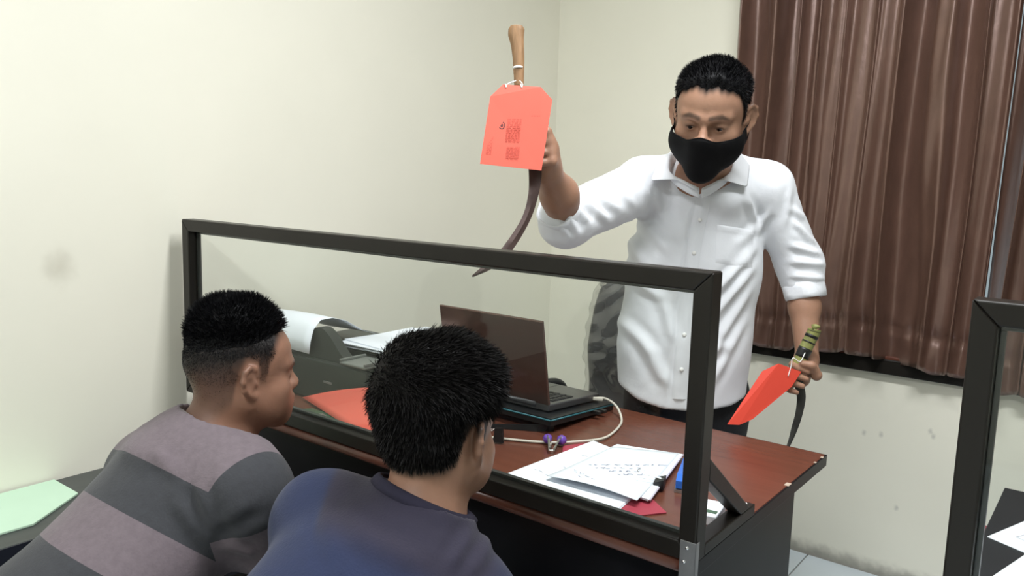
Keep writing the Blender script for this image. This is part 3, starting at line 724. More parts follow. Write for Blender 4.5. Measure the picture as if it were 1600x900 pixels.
wr_ = writing(A(-.838, 1.36, z3+.0012), unit(A(.75, .66, 0)), unit(A(-.66, .75, 0)), [(.0, .006, .16), (.01, -.012, .09), (.035, -.030, .055), (.05, -.048, .05)], .006, 11)
wr_.v += []; t.part('handwriting', wr_.vf, 'ink', tp, smooth=False, kind='stuff')
w2 = writing(A(-.845, 1.312, z3+.0045), unit(A(.95, -.30, 0)), unit(A(.30, .95, 0)), [(.0, .0, .12), (.03, -.014, .06)], .005, 5)
t.part('handwriting', w2.vf, 'pale_ink', tp, smooth=False, kind='stuff')
t = Thing('binder_clip', 'black binder clip with wire loops gripping the clipped page bundle', 'binder clip', (-.69, 1.37, z3))
c0 = A(-.687, 1.375, z2-.002); Rm = Rz(-162)
t.part('clip_body', MB().prism(T([(-.012, -.016, .0), (.008, -.016, .0075), (.008, -.016, .0125), (-.012, -.016, .020)]), Rm @ A(0, .032, 0)).vf, 'tape', smooth=False)
t.part('wire_handle', MB().tube(spline(T([(-.010, -.007, .020), (.016, -.008, .0225), (.038, -.009, .027), (.042, 0, .0275), (.038, .009, .027), (.016, .008, .0225), (-.010, .007, .020)]), 26), .0009, 6).vf, 'chrome', label='steel wire handle')
# blue stapler, half behind the right post
t = Thing('blue_stapler', 'blue plastic stapler lying just left of the right post', 'stapler', (-.665, 1.44, Z))
d_ = unit(A(-.06, .17, 0)); s_ = A(d_[1], -d_[0], 0); c0 = A(-.640, 1.385, Z)
bxx = lambda a, b, w_, z0, z1: MB().prism([c0+d_*a-s_*w_+A(0, 0, z0), c0+d_*b-s_*w_+A(0, 0, z0), c0+d_*b-s_*w_+A(0, 0, z1*.8+z0*.2), c0+d_*(a+.02)-s_*w_+A(0, 0, z1), c0+d_*a-s_*w_+A(0, 0, z1*.75)], s_*2*w_).vf
t.part('stapler_base', bxx(.0, .15, .016, 0, .009), 'steel', smooth=False)
t.part('stapler_body', bxx(.0, .145, .014, .0092, .032), 'blue', smooth=False, label='blue plastic body')
# little white box behind the brace
t = Thing('white_box', 'small white packet lying on the desk behind the brace', 'packet', (-.555, 1.325, Z))
t.part('packet', MB().box((-.556, 1.318, Z+.009), (.045, .075, .018), .002, Rz(10)).vf, 'paper', smooth=False)
t.part('packet_band', MB().box((-.556, 1.300, Z+.0092), (.0456, .016, .0186), .002, Rz(10)).vf, 'green_glossy', smooth=False, label='dark green band')
# printer at the wall end
t = Thing('printer', 'dark grey printer at the wall end of the desk under loose papers', 'printer', (-1.65, 1.47, Z))
t.part('case', MB().span((-1.90, 1.315, Z), (-1.455, 1.66, .868), .012).vf, 'printer', smooth=False)
prof = [(-1.76, .866), (-1.735, .885), (-1.70, .925), (-1.665, .944), (-1.635, .945), (-1.605, .927), (-1.575, .898), (-1.555, .882), (-1.53, .866)]
pr = spline([(x, 0, z) for x, z in prof], 26); pr[:, 1] = 1.317
t.part('cover', MB().prism(pr, (0, .03, 0)).vf, 'printer', auto=40, label='raised curved cover')
t.part('front_panel', bx((-1.885, 1.309, Z+.006), (-1.46, 1.3155, .86), .002), 'printer', smooth=False)
t.part('logo_plate', bx((-1.622, 1.3075, .806), (-1.588, 1.3092, .812), .0005), 'steel', smooth=False, label='small pale plate')
tr = MB(); tr.span((-1.55, 1.30, .8685), (-1.455, 1.39, .876), .003); tr.span((-1.55, 1.30, .876), (-1.543, 1.385, .883), .002); tr.span((-1.46, 1.30, .876), (-1.455, 1.385, .883), .001)
t.part('output_tray', tr.vf, 'printer_grey', smooth=False, label='pale grey output tray')
g = []
for s_, z_ in ((1.56, .884), (1.48, .91), (1.42, .945), (1.375, .958), (1.335, .957), (1.312, .935), (1.302, .905), (1.297, .872)): g.append([(x-.006*(1.35-s_)*2, s_, z_+.006*math.sin((x+1.9)*9)) for x in np.linspace(-1.90, -1.665, 8)])
g = np.array(g)
ws = single('white_sheet', MB().grid(g).vf, 'paper', 'single white sheet curling over the front of the printer', 'paper', (-1.78, 1.43, .88)); solid(ws, .0006)
t = Thing('paper_stack', 'messy stack of white papers on top of the printer', 'paper', (-1.5, 1.5, .89))
for i, (cx, cy, a) in enumerate(((-1.54, 1.48, 4), (-1.545, 1.475, -3), (-1.53, 1.485, 8), (-1.55, 1.47, 2), (-1.535, 1.482, -6))): t.part('sheet', MB().box((cx-.015, cy+.07, .885+i*.0032), (.21, .29, .003), .0006, Rz(a)).vf, 'paper', smooth=False)
t.part('support', bx((-1.66, 1.43, .8685), (-1.52, 1.64, .8832), .003), 'printer', smooth=False)
# red card on the desk in front of the printer
g = []
P00, P01, P10, P11 = A(-1.690, 1.292, .757), A(-1.40, 1.300, .838), A(-1.335, 1.188, .757), A(-1.18, 1.290, .822)
for i in range(13):
    q = i/12; row = []
    for j in range(9):
        s_ = j/8; p = (1-q)*((1-s_)*P00+s_*P01)+q*((1-s_)*P10+s_*P11); p[2] += .006*math.sin(math.pi*s_)-.010*math.sin(math.pi*s_)*q; row.append(p)
    g.append(row)
rp = single('red_card', MB().grid(np.array(g)).vf, 'red_lit', 'curled red card lying on the desk between the seated heads', 'card', (-1.48, 1.35, Z)); solid(rp, .0007)
t = Thing('green_folder', 'glossy green plastic sleeve under the red card', 'folder', (-1.5, 1.25, Z))
t.part('sleeve', MB().prism([(-1.64, 1.185, Z), (-1.60, 1.255, Z), (-1.37, 1.245, Z), (-1.33, 1.182, Z)], (0, 0, .003)).vf, 'green_glossy', smooth=False)
for x, y in ((-1.53, 1.232), (-1.45, 1.205)): t.part('silver_tab', MB().box((x, y, Z+.0036), (.035, .012, .001), .0003, Rz(-20)).vf, 'steel', smooth=False)
# papers on the right desk
Zr = DZ+.0006
t = Thing('printed_sheet', 'printed white sheet on the black desk at the right edge', 'paper', (-.02, 1.62, Zr))
t.part('sheet', MB().prism([(-.149, 1.566, Zr), (-.055, 1.520, Zr), (.07, 1.75, Zr), (-.06, 1.82, Zr)], (0, 0, .0012)).vf, 'paper', smooth=False)
tb = MB()
for q in ((-.118, 1.588, .10), ): pass
u = unit(A(.135, .26, 0)); v = unit(A(.26, -.135, 0)); O = A(-.13, 1.585, Zr+.0016)
for a, b, la, lb in ((.02, .012, .17, .0012), (.02, .062, .17, .0012), (.02, .012, .0012, .05), (.06, .012, .0012, .05), (.06, .030, .11, .0012)):
    p = O+u*a+v*b; tb.add([p, p+u*la, p+u*la+v*lb, p+v*lb], [(0, 1, 2, 3)])
for k in range(5):
    p = O+u*.03+v*(.034+k*.005); tb.add([p, p+u*.028, p+u*.028+v*.0025, p+v*.0025], [(0, 1, 2, 3)])
t.part('printed_table', tb.vf, 'pale_ink', smooth=False, kind='stuff')
st = Thing('paper_stack', 'thick stack of white sheets in front of the printed sheet', 'paper', (-.03, 1.45, Zr))
for i in range(6):
    dx, dy = rng.normal(size=2)*.0035; st.part('sheet', MB().box((-.004+dx, 1.362+dy, Zr+.0022+i*.0044), (.20, .27, .0042), .0008, Rz(-14+rng.normal()*1.5)).vf, 'paper', smooth=False)
# a bit of grey and red furniture glimpsed behind the second screen's post
t = Thing('side_stool', 'grey framed stool with red seat glimpsed between the black desk and second screen', 'stool', (-.17, 2.34, 0))
c0 = A(-.13, 2.32, 0)
t.part('seat', MB().box(c0+A(0, 0, .43), (.26, .26, .035), .01).vf, 'pink', smooth=False, label='red padded seat')
for sx in (-1, 1):
    for sy in (-1, 1): t.part('leg', MB().tube([c0+A(sx*.118, sy*.118, 0), c0+A(sx*.112, sy*.112, .4125)], .011, 10).vf, 'steel')

# ------------------------------------------------------------------ the officer's chair
t = Thing('office_chair', 'grey office chair still in clear plastic behind the standing man', 'chair', (-1.10, 2.33, 0))
bc = A(-1.225, 2.29, .79); fw = unit(A(-.25, -.97, .0)); rt = unit(np.cross(fw, [0, 0, 1])); up = unit(A(0, 0, 1)-fw*.12)
def back_shell(hw, hh, off, th, nx=19, nz=25, wr=0):
    g0, g1 = [], []
    for i in range(nz):
        z_ = -1+2*i/(nz-1); r0, r1 = [], []
        wd = hw*(1-abs(z_)**5*.35)*(1.0-.10*max(0, z_))
        for j in range(nx):
            x = -1+2*j/(nx-1); q = wd*x; 
            zz = z_*hh*(1-.10*abs(x)**4 if abs(z_) > .8 else 1-.0)
            cv = .035*x*x-.03*math.exp(-((z_+.55)/.35)**2); w_ = wr*(math.sin(9*x+13*z_+3*math.sin(5*z_))*math.sin(7*z_-6*x)+.6*math.sin(23*x*z_+8*z_))
            ed = math.sqrt(max(0, 1-max(abs(x), abs(z_))**8))
            c_ = bc+rt*q+up*zz+fw*cv
            r0.append(c_+fw*(off+th*ed+w_)); r1.append(c_-fw*(off+th*ed*.6+w_*.5))
        g0.append(r0); g1.append(r1)
    m = MB(); g0 = np.array(g0); g1 = np.array(g1); m.grid(g0[:, ::-1]); m.grid(g1)
    n = nx; N = nx*nz
    loop = [(0, j) for j in range(nx)]+[(i, nx-1) for i in range(1, nz)]+[(nz-1, j) for j in range(nx-2, -1, -1)]+[(i, 0) for i in range(nz-2, 0, -1)]
    ia = lambda p: p[0]*nx+(nx-1-p[1]); ib = lambda p: N+p[0]*nx+p[1]
    for k in range(len(loop)): a, b = loop[k], loop[(k+1) % len(loop)]; m.f.append((ia(a), ia(b), ib(b), ib(a)))
    return m
t.part('backrest', back_shell(.215, .27, .012, .03).vf, 'chair')
t.part('plastic_cover', back_shell(.222, .277, .0185, .032, 60, 75, .0055).vf, 'plastic_wrap', label='crinkled clear plastic cover')
sc_ = A(-1.31, 2.09, .44)
t.part('seat', MB().box(sc_, (.36, .40, .08), .03, Rz(14)).vf, 'chair', smooth=False)
t.part('back_bracket', MB().tube(spline([sc_-fw*.16+A(0, 0, -.05), bc-fw*.06-up*.32, bc-fw*.05-up*.1], 12), .022, 10).vf, 'chair_dark')
for g in (-1, 1):
    b0 = sc_+rt*g*.20; 
    t.part('armrest', MB().tube(spline([b0+A(0, 0, -.03)-fw*.06, b0+A(0, 0, .15)-fw*.08, b0+A(0, 0, .215)-fw*.06, b0+A(0, 0, .222)+fw*.03, b0+A(0, 0, .215)+fw*.12], 26), .02, 10).vf, 'chair_dark')
t.part('gas_post', MB().cyl(A(sc_[0], sc_[1], .08), A(sc_[0], sc_[1], .43), .025).vf, 'chair_dark')
for k in range(5):
    a = R(72*k+20); e = A(sc_[0]+.24*math.cos(a), sc_[1]+.24*math.sin(a), .065); lg = t.part('base_leg', MB().tube([A(sc_[0], sc_[1], .095), e], [.024, .016], 8).vf, 'chair_dark')
    t.part('caster', MB().cyl(e+A(-math.sin(a)*.018, math.cos(a)*.018, -.037), e+A(math.sin(a)*.018, -math.cos(a)*.018, -.037), .027, 14).vf, 'rubber', lg)

# ------------------------------------------------------------------ the standing man
def hair_th(L, base, hl, side, grow):
    """hair thickness from local head coordinates: above the hairline curve hl(y) for the height, more on top"""
    h = L[:, 2]-np.interp(L[:, 1], *hl)
    return base*sm(h, -.002, grow)
def person(name, label, loc): return Thing(name, label, 'person', loc)

OC = A(-0.8106, 1.7860, 1.4998); O_S = 1.04
OFW = unit(A(.272, -.962, 0)*math.cos(R(20))+A(0, 0, -math.sin(R(20)))); ORM = frame_from(OFW, 5)
man = person('person', 'standing person in a white shirt and black face mask holding up a sickle', A(-.88, 2.0, 0))
HP, HT = head_prims(OC, ORM, O_S, low=.86)
n_t = unit(A(F[0], F[1], 0))                       # depth direction of the trunk
rsh, lsh = A(-1.0051, 1.8364, 1.3344), A(-0.7670, 2.0465, 1.3368)
rel, lel = A(-1.0352, 1.5314, 1.2568), A(-0.6907, 2.1233, 1.1458)
rwr, lwr = A(-0.9910, 1.3923, 1.3607), A(-0.6309, 2.0577, 0.9083)
body = list(HP)
body += [rc(HT(0, -.022, -.06), A(-0.8679, 1.8942, 1.3502), .056, .062, .03), rc(A(-0.8714, 1.9029, 1.3422), A(-0.9118, 1.9571, 0.8821), .075, .09, .03, n=n_t, s=.8)]
body += [rc(A(-0.8753, 1.9120, 1.3390), rsh, .05, .042, .03), rc(A(-0.8753, 1.9120, 1.3390), lsh, .05, .042, .03)]
body += chain([rsh, rel, A(-1.0098, 1.4652, 1.3131), rwr], [.046, .041, .040, .0275], .02)
body += chain([lsh, lel, A(-0.6631, 2.1061, 1.0352), lwr], [.046, .038, .0375, .0270], .02)
# raised right hand round the sickle, lowered left hand round the second one
G1, AX1 = A(-0.9943, 1.3488, 1.4041), A(-1.0190, 1.3421, 1.4894)-A(-0.9874, 1.3464, 1.3598)
body += grip(G1, AX1, CAMR*.85+F*.55, -1, .011, rwr, .027, 1.0)
G2, AX2 = A(-0.6262, 1.9843, 0.8690), A(-0.6086, 2.0012, 0.9973)-A(-0.6353, 1.9797, 0.8829)
body += grip(G2, AX2, CAMR*.75+F*.66, 1, .014, lwr, .027, 1.0)
allp = np.array([p['c'] for p in body]); lo = A(-0.9880, 1.3259, 1.6247)*0+A(-1.17, 1.28, .72); hi = A(-.52, 2.25, 1.68)
bv, bf = polygonise(body, lo, hi, .0034)
bv = relax(bv, bf, 1, .3)
bn = vnormals(bv, bf); L = (bv-OC)@ORM/O_S
col = np.tile(A(.325, .180, .118), (len(bv), 1))
def tint(col, w, c): return col*(1-w[:, None])+np.asarray(c)*w[:, None]
hd = np.linalg.norm(L, axis=1) < .16
g_ = lambda p, r: np.exp(-(((L-np.asarray(p))/np.asarray(r))**2).sum(1))
for s_ in (-1, 1):
    q = [(s_*.013, .1, .0245), (s_*.023, .098, .0275), (s_*.035, .09, .0275), (s_*.047, .078, .0215)]
    w_ = np.zeros(len(bv))
    for i in range(3): x, _ = seg(L, q[i], q[i+1]); w_ = np.maximum(w_, np.exp(-(x/(.0058 if i < 2 else .0045))**4))
    col = tint(col, w_*.85*hd, (.03, .02, .016))
    col = tint(col, g_((s_*.031, .09, .0015), (.0165, .02, .0042))*.85, (.03, .016, .012))
    col = tint(col, g_((s_*.028, .09, -.014), (.016, .02, .008))*.22, (.17, .085, .06))
col = tint(col, g_((0, .09, .055), (.04, .05, .02))*.18, (.45, .27, .18))
col = tint(col, hd*g_((0, .1, -.02), (.02, .03, .03))*.2, (.42, .2, .13))
hl_o = ([-.13, -.085, -.06, -.035, -.025, -.012, .010, .013, .026, .030, .040, .052, .070, .085], [-.062, -.058, -.045, -.012, .020, .034, .034, -.010, -.004, .026, .042, .062, .078, .080])
hh = L[:, 2]-np.interp(L[:, 1], *hl_o)+.0035*np.sin(L[:, 0]*150+1)*(L[:, 1] > .04)+.002*np.sin(L[:, 0]*420)*(L[:, 1] > .03)
neckok = L[:, 2] > -.075
col = tint(col, sm(hh, -.012, .008)*neckok*hd*.93, (.014, .012, .012))
bo = man.part('body', (bv, bf), 'skin'); skin_attr(bo, col)
# hair
wave = 1+.25*np.sin(L[:, 0]*90)*np.sin(L[:, 1]*70+1)
th = (.0035+.003*sm(L[:, 2], .04, .11)+.005*sm(L[:, 1], .0, .07)*sm(L[:, 2], .06, .09)+.006*sm(np.abs(L[:, 0]), .035, .065)*sm(L[:, 2], .04, .075))*sm(hh, -.001, .030)*wave*neckok*hd*(np.abs(L[:, 0]) < .0795)*O_S
th = np.where((np.abs(L[:, 0]) > .076) & (L[:, 2] < .034) & (L[:, 1] < .012) & (L[:, 1] > -.034), 0, th)
cv, cf = cap_mesh(bv, bf, th, bn)
ho = man.part('hair', (cv, cf), 'hair')
cn = vnormals(cv, cf); upv = ORM[:, 2]; fwv = ORM[:, 1]
def d_o(P, N):
    l = (P-OC)@ORM/O_S; top = sm(l[:, 2], .05, .11)[:, None]
    return N*(.35+.65*top)+upv*.35*top+fwv*(.45*sm(l[:, 1], -.02, .08)[:, None])-upv*(.7*(1-top))-fwv*.15*(1-top)
def len_o(P):
    l = (P-OC)@ORM/O_S; return .006+.005*sm(l[:, 2], .03, .10)
sv, sf = strands(cv, cf, cn, 9000, len_o, d_o, .0011, 3, .28)
man.part('hair_strands', (sv, sf), 'hair', ho, kind='stuff')
# eyes
for s_ in (-1, 1):
    ec = HT(s_*.031, .0712, -.0005)
    m_ = MB(); pr_ = [(math.sin(a)*.0138, -math.cos(a)*.0138) for a in np.linspace(.02, math.pi-.02, 14)]; m_.lathe(pr_, ec, 20)
    eo = man.part('eyeball', m_.vf, 'eye', bo)
    gz = unit(OFW*.93+A(0, 0, -.30)+CAMR*-.10); ic = ec+gz*.0118; b1 = unit(np.cross(gz, [0, 0, 1])); b2 = np.cross(gz, b1)
    im = MB(); im.v = [tuple(ic+gz*.0035)]+[tuple(ic+(math.cos(a)*b1+math.sin(a)*b2)*.0068+gz*.0002) for a in np.linspace(0, 2*math.pi, 17)[:16]]; im.f = [(0, 1+i, 1+(i+1) % 16) for i in range(16)]
    man.part('iris', im.vf, 'iris', eo, label='dark brown iris')
# mask: a cloth skin stretched over nose, cheeks and chin
NK, _ = head_prims(OC, ORM, O_S, ears=False, low=.86)
NK = NK+[rc(HT(0, .106, -.022), HT(0, .088, -.112), .0125*O_S, .022*O_S, .03)]+[rc(HT(g*.012, .1, -.03), HT(g*.052, .05, -.05), .012*O_S, .018*O_S, .03) for g in (-1, 1)]
nu, nv = 49, 27; D0 = np.zeros((nv, nu, 3)); org = np.zeros((nv, nu, 3))
for i in range(nv):
    for j in range(nu):
        u_ = -1+2*j/(nu-1); v_ = i/(nv-1); az = R(94)*u_; e0 = R(16-3*math.cos(u_*math.pi)+5*math.exp(-(u_/.12)**2)+4*abs(u_)**3); e1 = R(-62+56*abs(u_)**2.2)
        e_ = e0+(e1-e0)*v_
        D0[i, j] = ORM@A(math.sin(az)*math.cos(e_), math.cos(az)*math.cos(e_), math.sin(e_)); org[i, j] = HT(0, .012, -.055)
Pm = org.reshape(-1, 3); Dm = D0.reshape(-1, 3); t_ = np.full(len(Pm), .03)
for _ in range(60): dd = ev_raw(NK, Pm+Dm*t_[:, None])-.0042*O_S; t_ = np.clip(t_-dd*.7, .02, .2)
mk = (Pm+Dm*t_[:, None]).reshape(nv, nu, 3)
for _ in range(3): mk[1:-1, 1:-1] = .4*mk[1:-1, 1:-1]+.15*(mk[:-2, 1:-1]+mk[2:, 1:-1]+mk[1:-1, :-2]+mk[1:-1, 2:])
m_ = MB(); m_.grid(mk); mo = man.part('face_mask', m_.vf, 'mask'); solid(mo, .0022, 0)
ed = MB(); ed.tube(mk[0, 1:-1], .0016, 6); man.part('mask_hem', ed.vf, 'mask', mo)
for g, j in ((-1, 0), (1, nu-1)):
    for i in (1, nv-2):
        p0 = mk[i, j]; p3 = HT(g*.0815, -.017, .012 if i == 1 else -.020); p1 = p0*.5+p3*.5+ORM[:, 0]*g*.004
        man.part('ear_loop', MB().tube(spline([p0, p1, p3], 12), .0012, 6).vf, 'mask', mo)

# shirt
sh = [rc(A(-0.8949, 1.9518, 1.2512), A(-0.9080, 1.9513, 1.1245), .150, .166, .05, n=n_t, s=.66), rc(A(-0.9080, 1.9513, 1.1245), A(-0.9211, 1.9463, 0.9347), .166, .166, .05, n=n_t, s=.70), rc(A(-0.9211, 1.9463, 0.9347), A(-0.9211, 1.9444, 0.7414), .166, .172, .05, n=n_t, s=.70)]
sh += [rc(A(-0.9206, 1.9213, 1.3735), rsh+A(0, 0, .004), .058, .060, .05), rc(A(-0.8656, 1.9776, 1.3791), lsh+A(0, 0, .004), .058, .060, .05), el(A(-0.8765, 1.9188, 1.3099), (.11, .08, .06), k=.05)]
rcu = rel+(A(-1.0255, 1.4585, 1.3083)-rel)*.36; lcu = lel+(A(-0.6638, 2.1147, 1.0511)-lel)*.80
sh += chain([rsh, rel+A(0, 0, -.004), rcu-unit(rcu-rel)*.022], [.070, .056, .051], .035)+chain([lsh, lel, lcu], [.068, .055, .050], .03)
fr_, fl_ = unit(rcu-rel), unit(lcu-lel)
def rz(P, c0, d_, rad):                              # cut a sleeve end square, only near that sleeve
    q = P-c0; a = q@d_; r_ = np.linalg.norm(q-np.outer(a, d_), axis=1); return np.where(r_ < rad, a, -.05)
sh += [cut(lambda P: np.where(np.linalg.norm(P-lcu, axis=1) < .12, rz(P, lcu+fl_*.012, fl_, .11), -.06), .004)]
nk0 = A(-0.8669, 1.8757, 1.3862)
sh += [dict(fn=lambda P, e=el(A(-0.8642, 1.8726, 1.3924), (.056, .062, .068)): e['fn'](P), c=A(-0.8642, 1.8726, 1.3924), r=.08, k=.01, op='s')]
# curved hem
lat = lambda P: (P-A(-0.8970, 1.8891, 0.7929))@unit(A(CAMR[0], CAMR[1], 0))
zh = lambda P: np.interp(lat(P), [-.20, -.16, -.11, -.05, .0, .06, .12, .18], [.86, .815, .785, .772, .770, .772, .778, .795])
sh += [cut(lambda P: (zh(P)-P[:, 2])*.9, .006)]
sv_, sf_ = polygonise(sh, A(-1.24, 1.38, .70), A(-.54, 2.32, 1.50), .0058)
sv_ = relax(sv_, sf_, 1, .4)
fo = [(A(-0.7385, 1.9547, 1.1962), A(-0.8220, 1.8659, 1.0584), .011, .0050), (A(-0.7384, 1.9464, 1.1487), A(-0.8286, 1.8469, 0.9789), .012, .0055), (A(-0.7374, 1.9374, 1.0932), A(-0.8125, 1.8414, 0.8764), .012, .0050), (A(-0.7365, 1.9243, 1.0140), A(-0.7931, 1.8496, 0.8375), .012, .0042),
      (A(-0.7369, 1.9656, 1.2518), A(-0.7837, 1.9194, 1.1946), .010, .0035), (A(-0.9979, 1.7633, 1.2501), A(-0.9537, 1.7770, 1.1329), .011, .0040), (A(-1.0024, 1.7528, 1.2103), A(-0.9817, 1.7496, 1.1001), .010, .0045), (A(-0.9816, 1.7802, 1.2745), A(-0.9068, 1.8191, 1.1663), .012, .0030),
      (A(-0.9333, 1.7597, 0.9434), A(-0.8711, 1.7888, 0.8347), .014, .0035), (A(-0.9841, 1.7311, 1.0049), A(-0.9047, 1.7764, 0.9127), .013, .0035), (A(-0.7573, 1.8970, 0.9498), A(-0.8293, 1.8352, 0.9154), .012, .0032), (A(-0.9075, 1.7992, 1.0553), A(-0.8767, 1.8038, 0.9454), .012, .0035), (A(-0.9629, 1.7643, 1.1008), A(-0.9075, 1.7992, 1.0553), .012, .003),
      (A(-0.8212, 1.8693, 1.0743), A(-0.7777, 1.9143, 1.1393), .010, .0030), (A(-0.9616, 1.8042, 1.3228), A(-0.9279, 1.8165, 1.2448), .012, .0025), (A(-0.7839, 1.9400, 1.3135), A(-0.7394, 1.9637, 1.2517), .010, .0040), (A(-0.7240, 1.9813, 1.2839), A(-0.7360, 1.9608, 1.2201), .009, .0040)]
# sleeves: bunched cloth at the elbows
fo += [(A(-0.8790, 1.8630, 1.2941), A(-0.8813, 1.8404, 1.1751), .005, -.0022), (A(-0.8822, 1.8412, 1.1830), A(-0.8802, 1.8150, 1.0246), .005, -.0024), (A(-0.8810, 1.8157, 1.0325), A(-0.8634, 1.7864, 0.7874), .005, -.0024)]
fo = [(a, b, w_*1.05, m_*1.5) for a, b, w_, m_ in fo]
fo += [(A(-1.0343, 1.5512, 1.2932), A(-0.9992, 1.5688, 1.2387), .008, .0055), (A(-1.0382, 1.5752, 1.3017), A(-0.9890, 1.6419, 1.2461), .009, .0060), (A(-1.0305, 1.5129, 1.2763), A(-1.0176, 1.5504, 1.2146), .008, .0050), (A(-1.0261, 1.6247, 1.3125), A(-0.9991, 1.7015, 1.2671), .009, .0045), (A(-1.0258, 1.6942, 1.3435), A(-1.0005, 1.7655, 1.2738), .009, .0035), (A(-1.0305, 1.4837, 1.2553), A(-1.0097, 1.5175, 1.2107), .008, .0040),
       (A(-0.7302, 2.0979, 1.2484), A(-0.6711, 2.1338, 1.1923), .008, .0055), (A(-0.7279, 2.0895, 1.1903), A(-0.6592, 2.1387, 1.1678), .008, .0055), (A(-0.7194, 2.0888, 1.1489), A(-0.6433, 2.1467, 1.1434), .008, .0050), (A(-0.7115, 2.0885, 1.1126), A(-0.6381, 2.1444, 1.1070), .007, .0045), (A(-0.7470, 2.0906, 1.2811), A(-0.6981, 2.1244, 1.2579), .009, .0035), (A(-0.7510, 2.0962, 1.3309), A(-0.7455, 2.0830, 1.2312), .009, .003)]
sv_ = folds(sv_, sf_, fo, CAM[:, 2], .0030, 17, 4)
shirt = man.part('shirt', (sv_, sf_), 'shirt_white', label='white long sleeved shirt with rolled cuffs')
BV = BVHTree.FromPolygons([tuple(p) for p in sv_], [tuple(int(i) for i in q) for q in sf_])
fdir = Vector(unit(A(F[0], F[1], F[2])))
def drape(p, lift=.001):
    p = np.asarray(p, float); h = BV.ray_cast(Vector(p-np.array(fdir)*.6), fdir)
    return (np.array(h[0])-np.array(fdir)*lift) if h[0] is not None else p
def patch(path, wd, lift, sub=0):
    """a strip of cloth along path, draped on the shirt"""
    path = np.asarray(path, float); T_ = np.gradient(path, axis=0); g = []
    for p, t0 in zip(path, T_):
        s0 = unit(np.cross(np.array(fdir), t0)); g.append([drape(p+s0*wd*q, lift if abs(q) < .95 else lift*.2) for q in (-1, -.96, -.5, 0, .5, .96, 1)])
    return np.array(g)
pl = spline([A(-0.8681, 1.8763, 1.3215), A(-0.8659, 1.8663, 1.2550), A(-0.8675, 1.8512, 1.1756), A(-0.8656, 1.8374, 1.0885), A(-0.8600, 1.8224, 0.9777), A(-0.8544, 1.8115, 0.8907), A(-0.8479, 1.8019, 0.8070)], 60)
man.part('placket', MB().grid(patch(pl, .0165, .0042)).vf, 'shirt_white', shirt)
for k in (10, 20, 30, 40, 50):
    c_ = drape(pl[k], .0046); man.part('button', MB().tube([c_, c_-np.array(fdir)*.0012, c_-np.array(fdir)*.0020], [.0052, .0052, .003], 14).vf, 'button', shirt)
g = np.zeros((14, 12, 3)); q4 = [A(-0.8306, 1.8916, 1.2436), A(-0.7465, 1.9553, 1.2356), A(-0.7400, 1.9437, 1.1407), A(-0.8218, 1.8821, 1.1504)]
for i in range(14):
    for j in range(12):
        s_, q = i/13, j/11; p = (1-s_)*((1-q)*q4[0]+q*q4[1])+s_*((1-q)*q4[3]+q*q4[2]); g[i, j] = drape(p, .0034+(.0022 if i < 2 else 0) if 0 < i < 13 and 0 < j < 11 else .0002)
man.part('pocket', MB().grid(g).vf, 'shirt_white', shirt)
# rolled cuffs
for c0, d_, r_, nme in ((rcu+fr_*.004, fr_, .0505, 0), (lcu+fl_*.002, fl_, .0495, 1)):
    b1 = unit(np.cross(d_, [.3, .2, .9])); b2 = np.cross(d_, b1); g = []
    for i, (h, rr) in enumerate(((-.032, -.002), (-.030, .0022), (-.016, .0035), (.0, .0030), (.012, .0022), (.0135, -.0005), (.006, -.0045), (-.012, -.006))):
        g.append([c0+d_*(h+.003*math.sin(3*a+nme*2)*(i < 4))+(b1*math.cos(a)+b2*math.sin(a))*(r_+rr+.0018*math.sin(5*a+i*.7+nme)) for a in np.linspace(0, 2*math.pi, 41)])
    co = man.part('cuff', MB().grid(np.array(g)).vf, 'shirt_white', shirt, label='rolled up cuff')
# collar
fold = spline([A(-0.8335, 1.7966, 1.3332), A(-0.8652, 1.7811, 1.3488), A(-0.9090, 1.7841, 1.3769), A(-0.9283, 1.8275, 1.4184), A(-0.9342, 1.9174, 1.4478), A(-0.8992, 1.9781, 1.4573), A(-0.8510, 1.9888, 1.4512), A(-0.8116, 1.9389, 1.4298), A(-0.7937, 1.8805, 1.3813), A(-0.8072, 1.8262, 1.3494), A(-0.8297, 1.7993, 1.3319)], 61)
def poly_(pts, k):
    pts = np.asarray(pts, float); t = np.linspace(0, len(pts)-1, k); i = np.minimum(t.astype(int), len(pts)-2); return pts[i]+(pts[i+1]-pts[i])*(t-i)[:, None]
outer = poly_([A(-0.8321, 1.7838, 1.3272), A(-0.8828, 1.7685, 1.3543), A(-0.9404, 1.7486, 1.3495), A(-0.9540, 1.8025, 1.3891), A(-0.9816, 1.9191, 1.4119), A(-0.9150, 2.0105, 1.4208), A(-0.8322, 2.0415, 1.4143), A(-0.7774, 1.9590, 1.3930), A(-0.7552, 1.8965, 1.3394), A(-0.7909, 1.8399, 1.3561), A(-0.8237, 1.7904, 1.3275)], 61)
inner = fold*.93+.07*np.mean(fold, 0)+A(0, 0, -.028)
g = [inner, fold*.6+inner*.4, fold, fold*.75+outer*.25+A(0, 0, .004), fold*.4+outer*.6+A(0, 0, .003), outer]
for q in range(3, 6): g[q] = g[q]-np.outer(np.exp(-((np.linspace(-1, 1, 61)/.85)**8)), n_t*.0)
co = man.part('collar', MB().grid(np.array(g)).vf, 'shirt_white', shirt); solid(co, .0022, 0)
md = co.modifiers.new('smooth', 'SUBSURF'); md.levels = 1; md.render_levels = 1
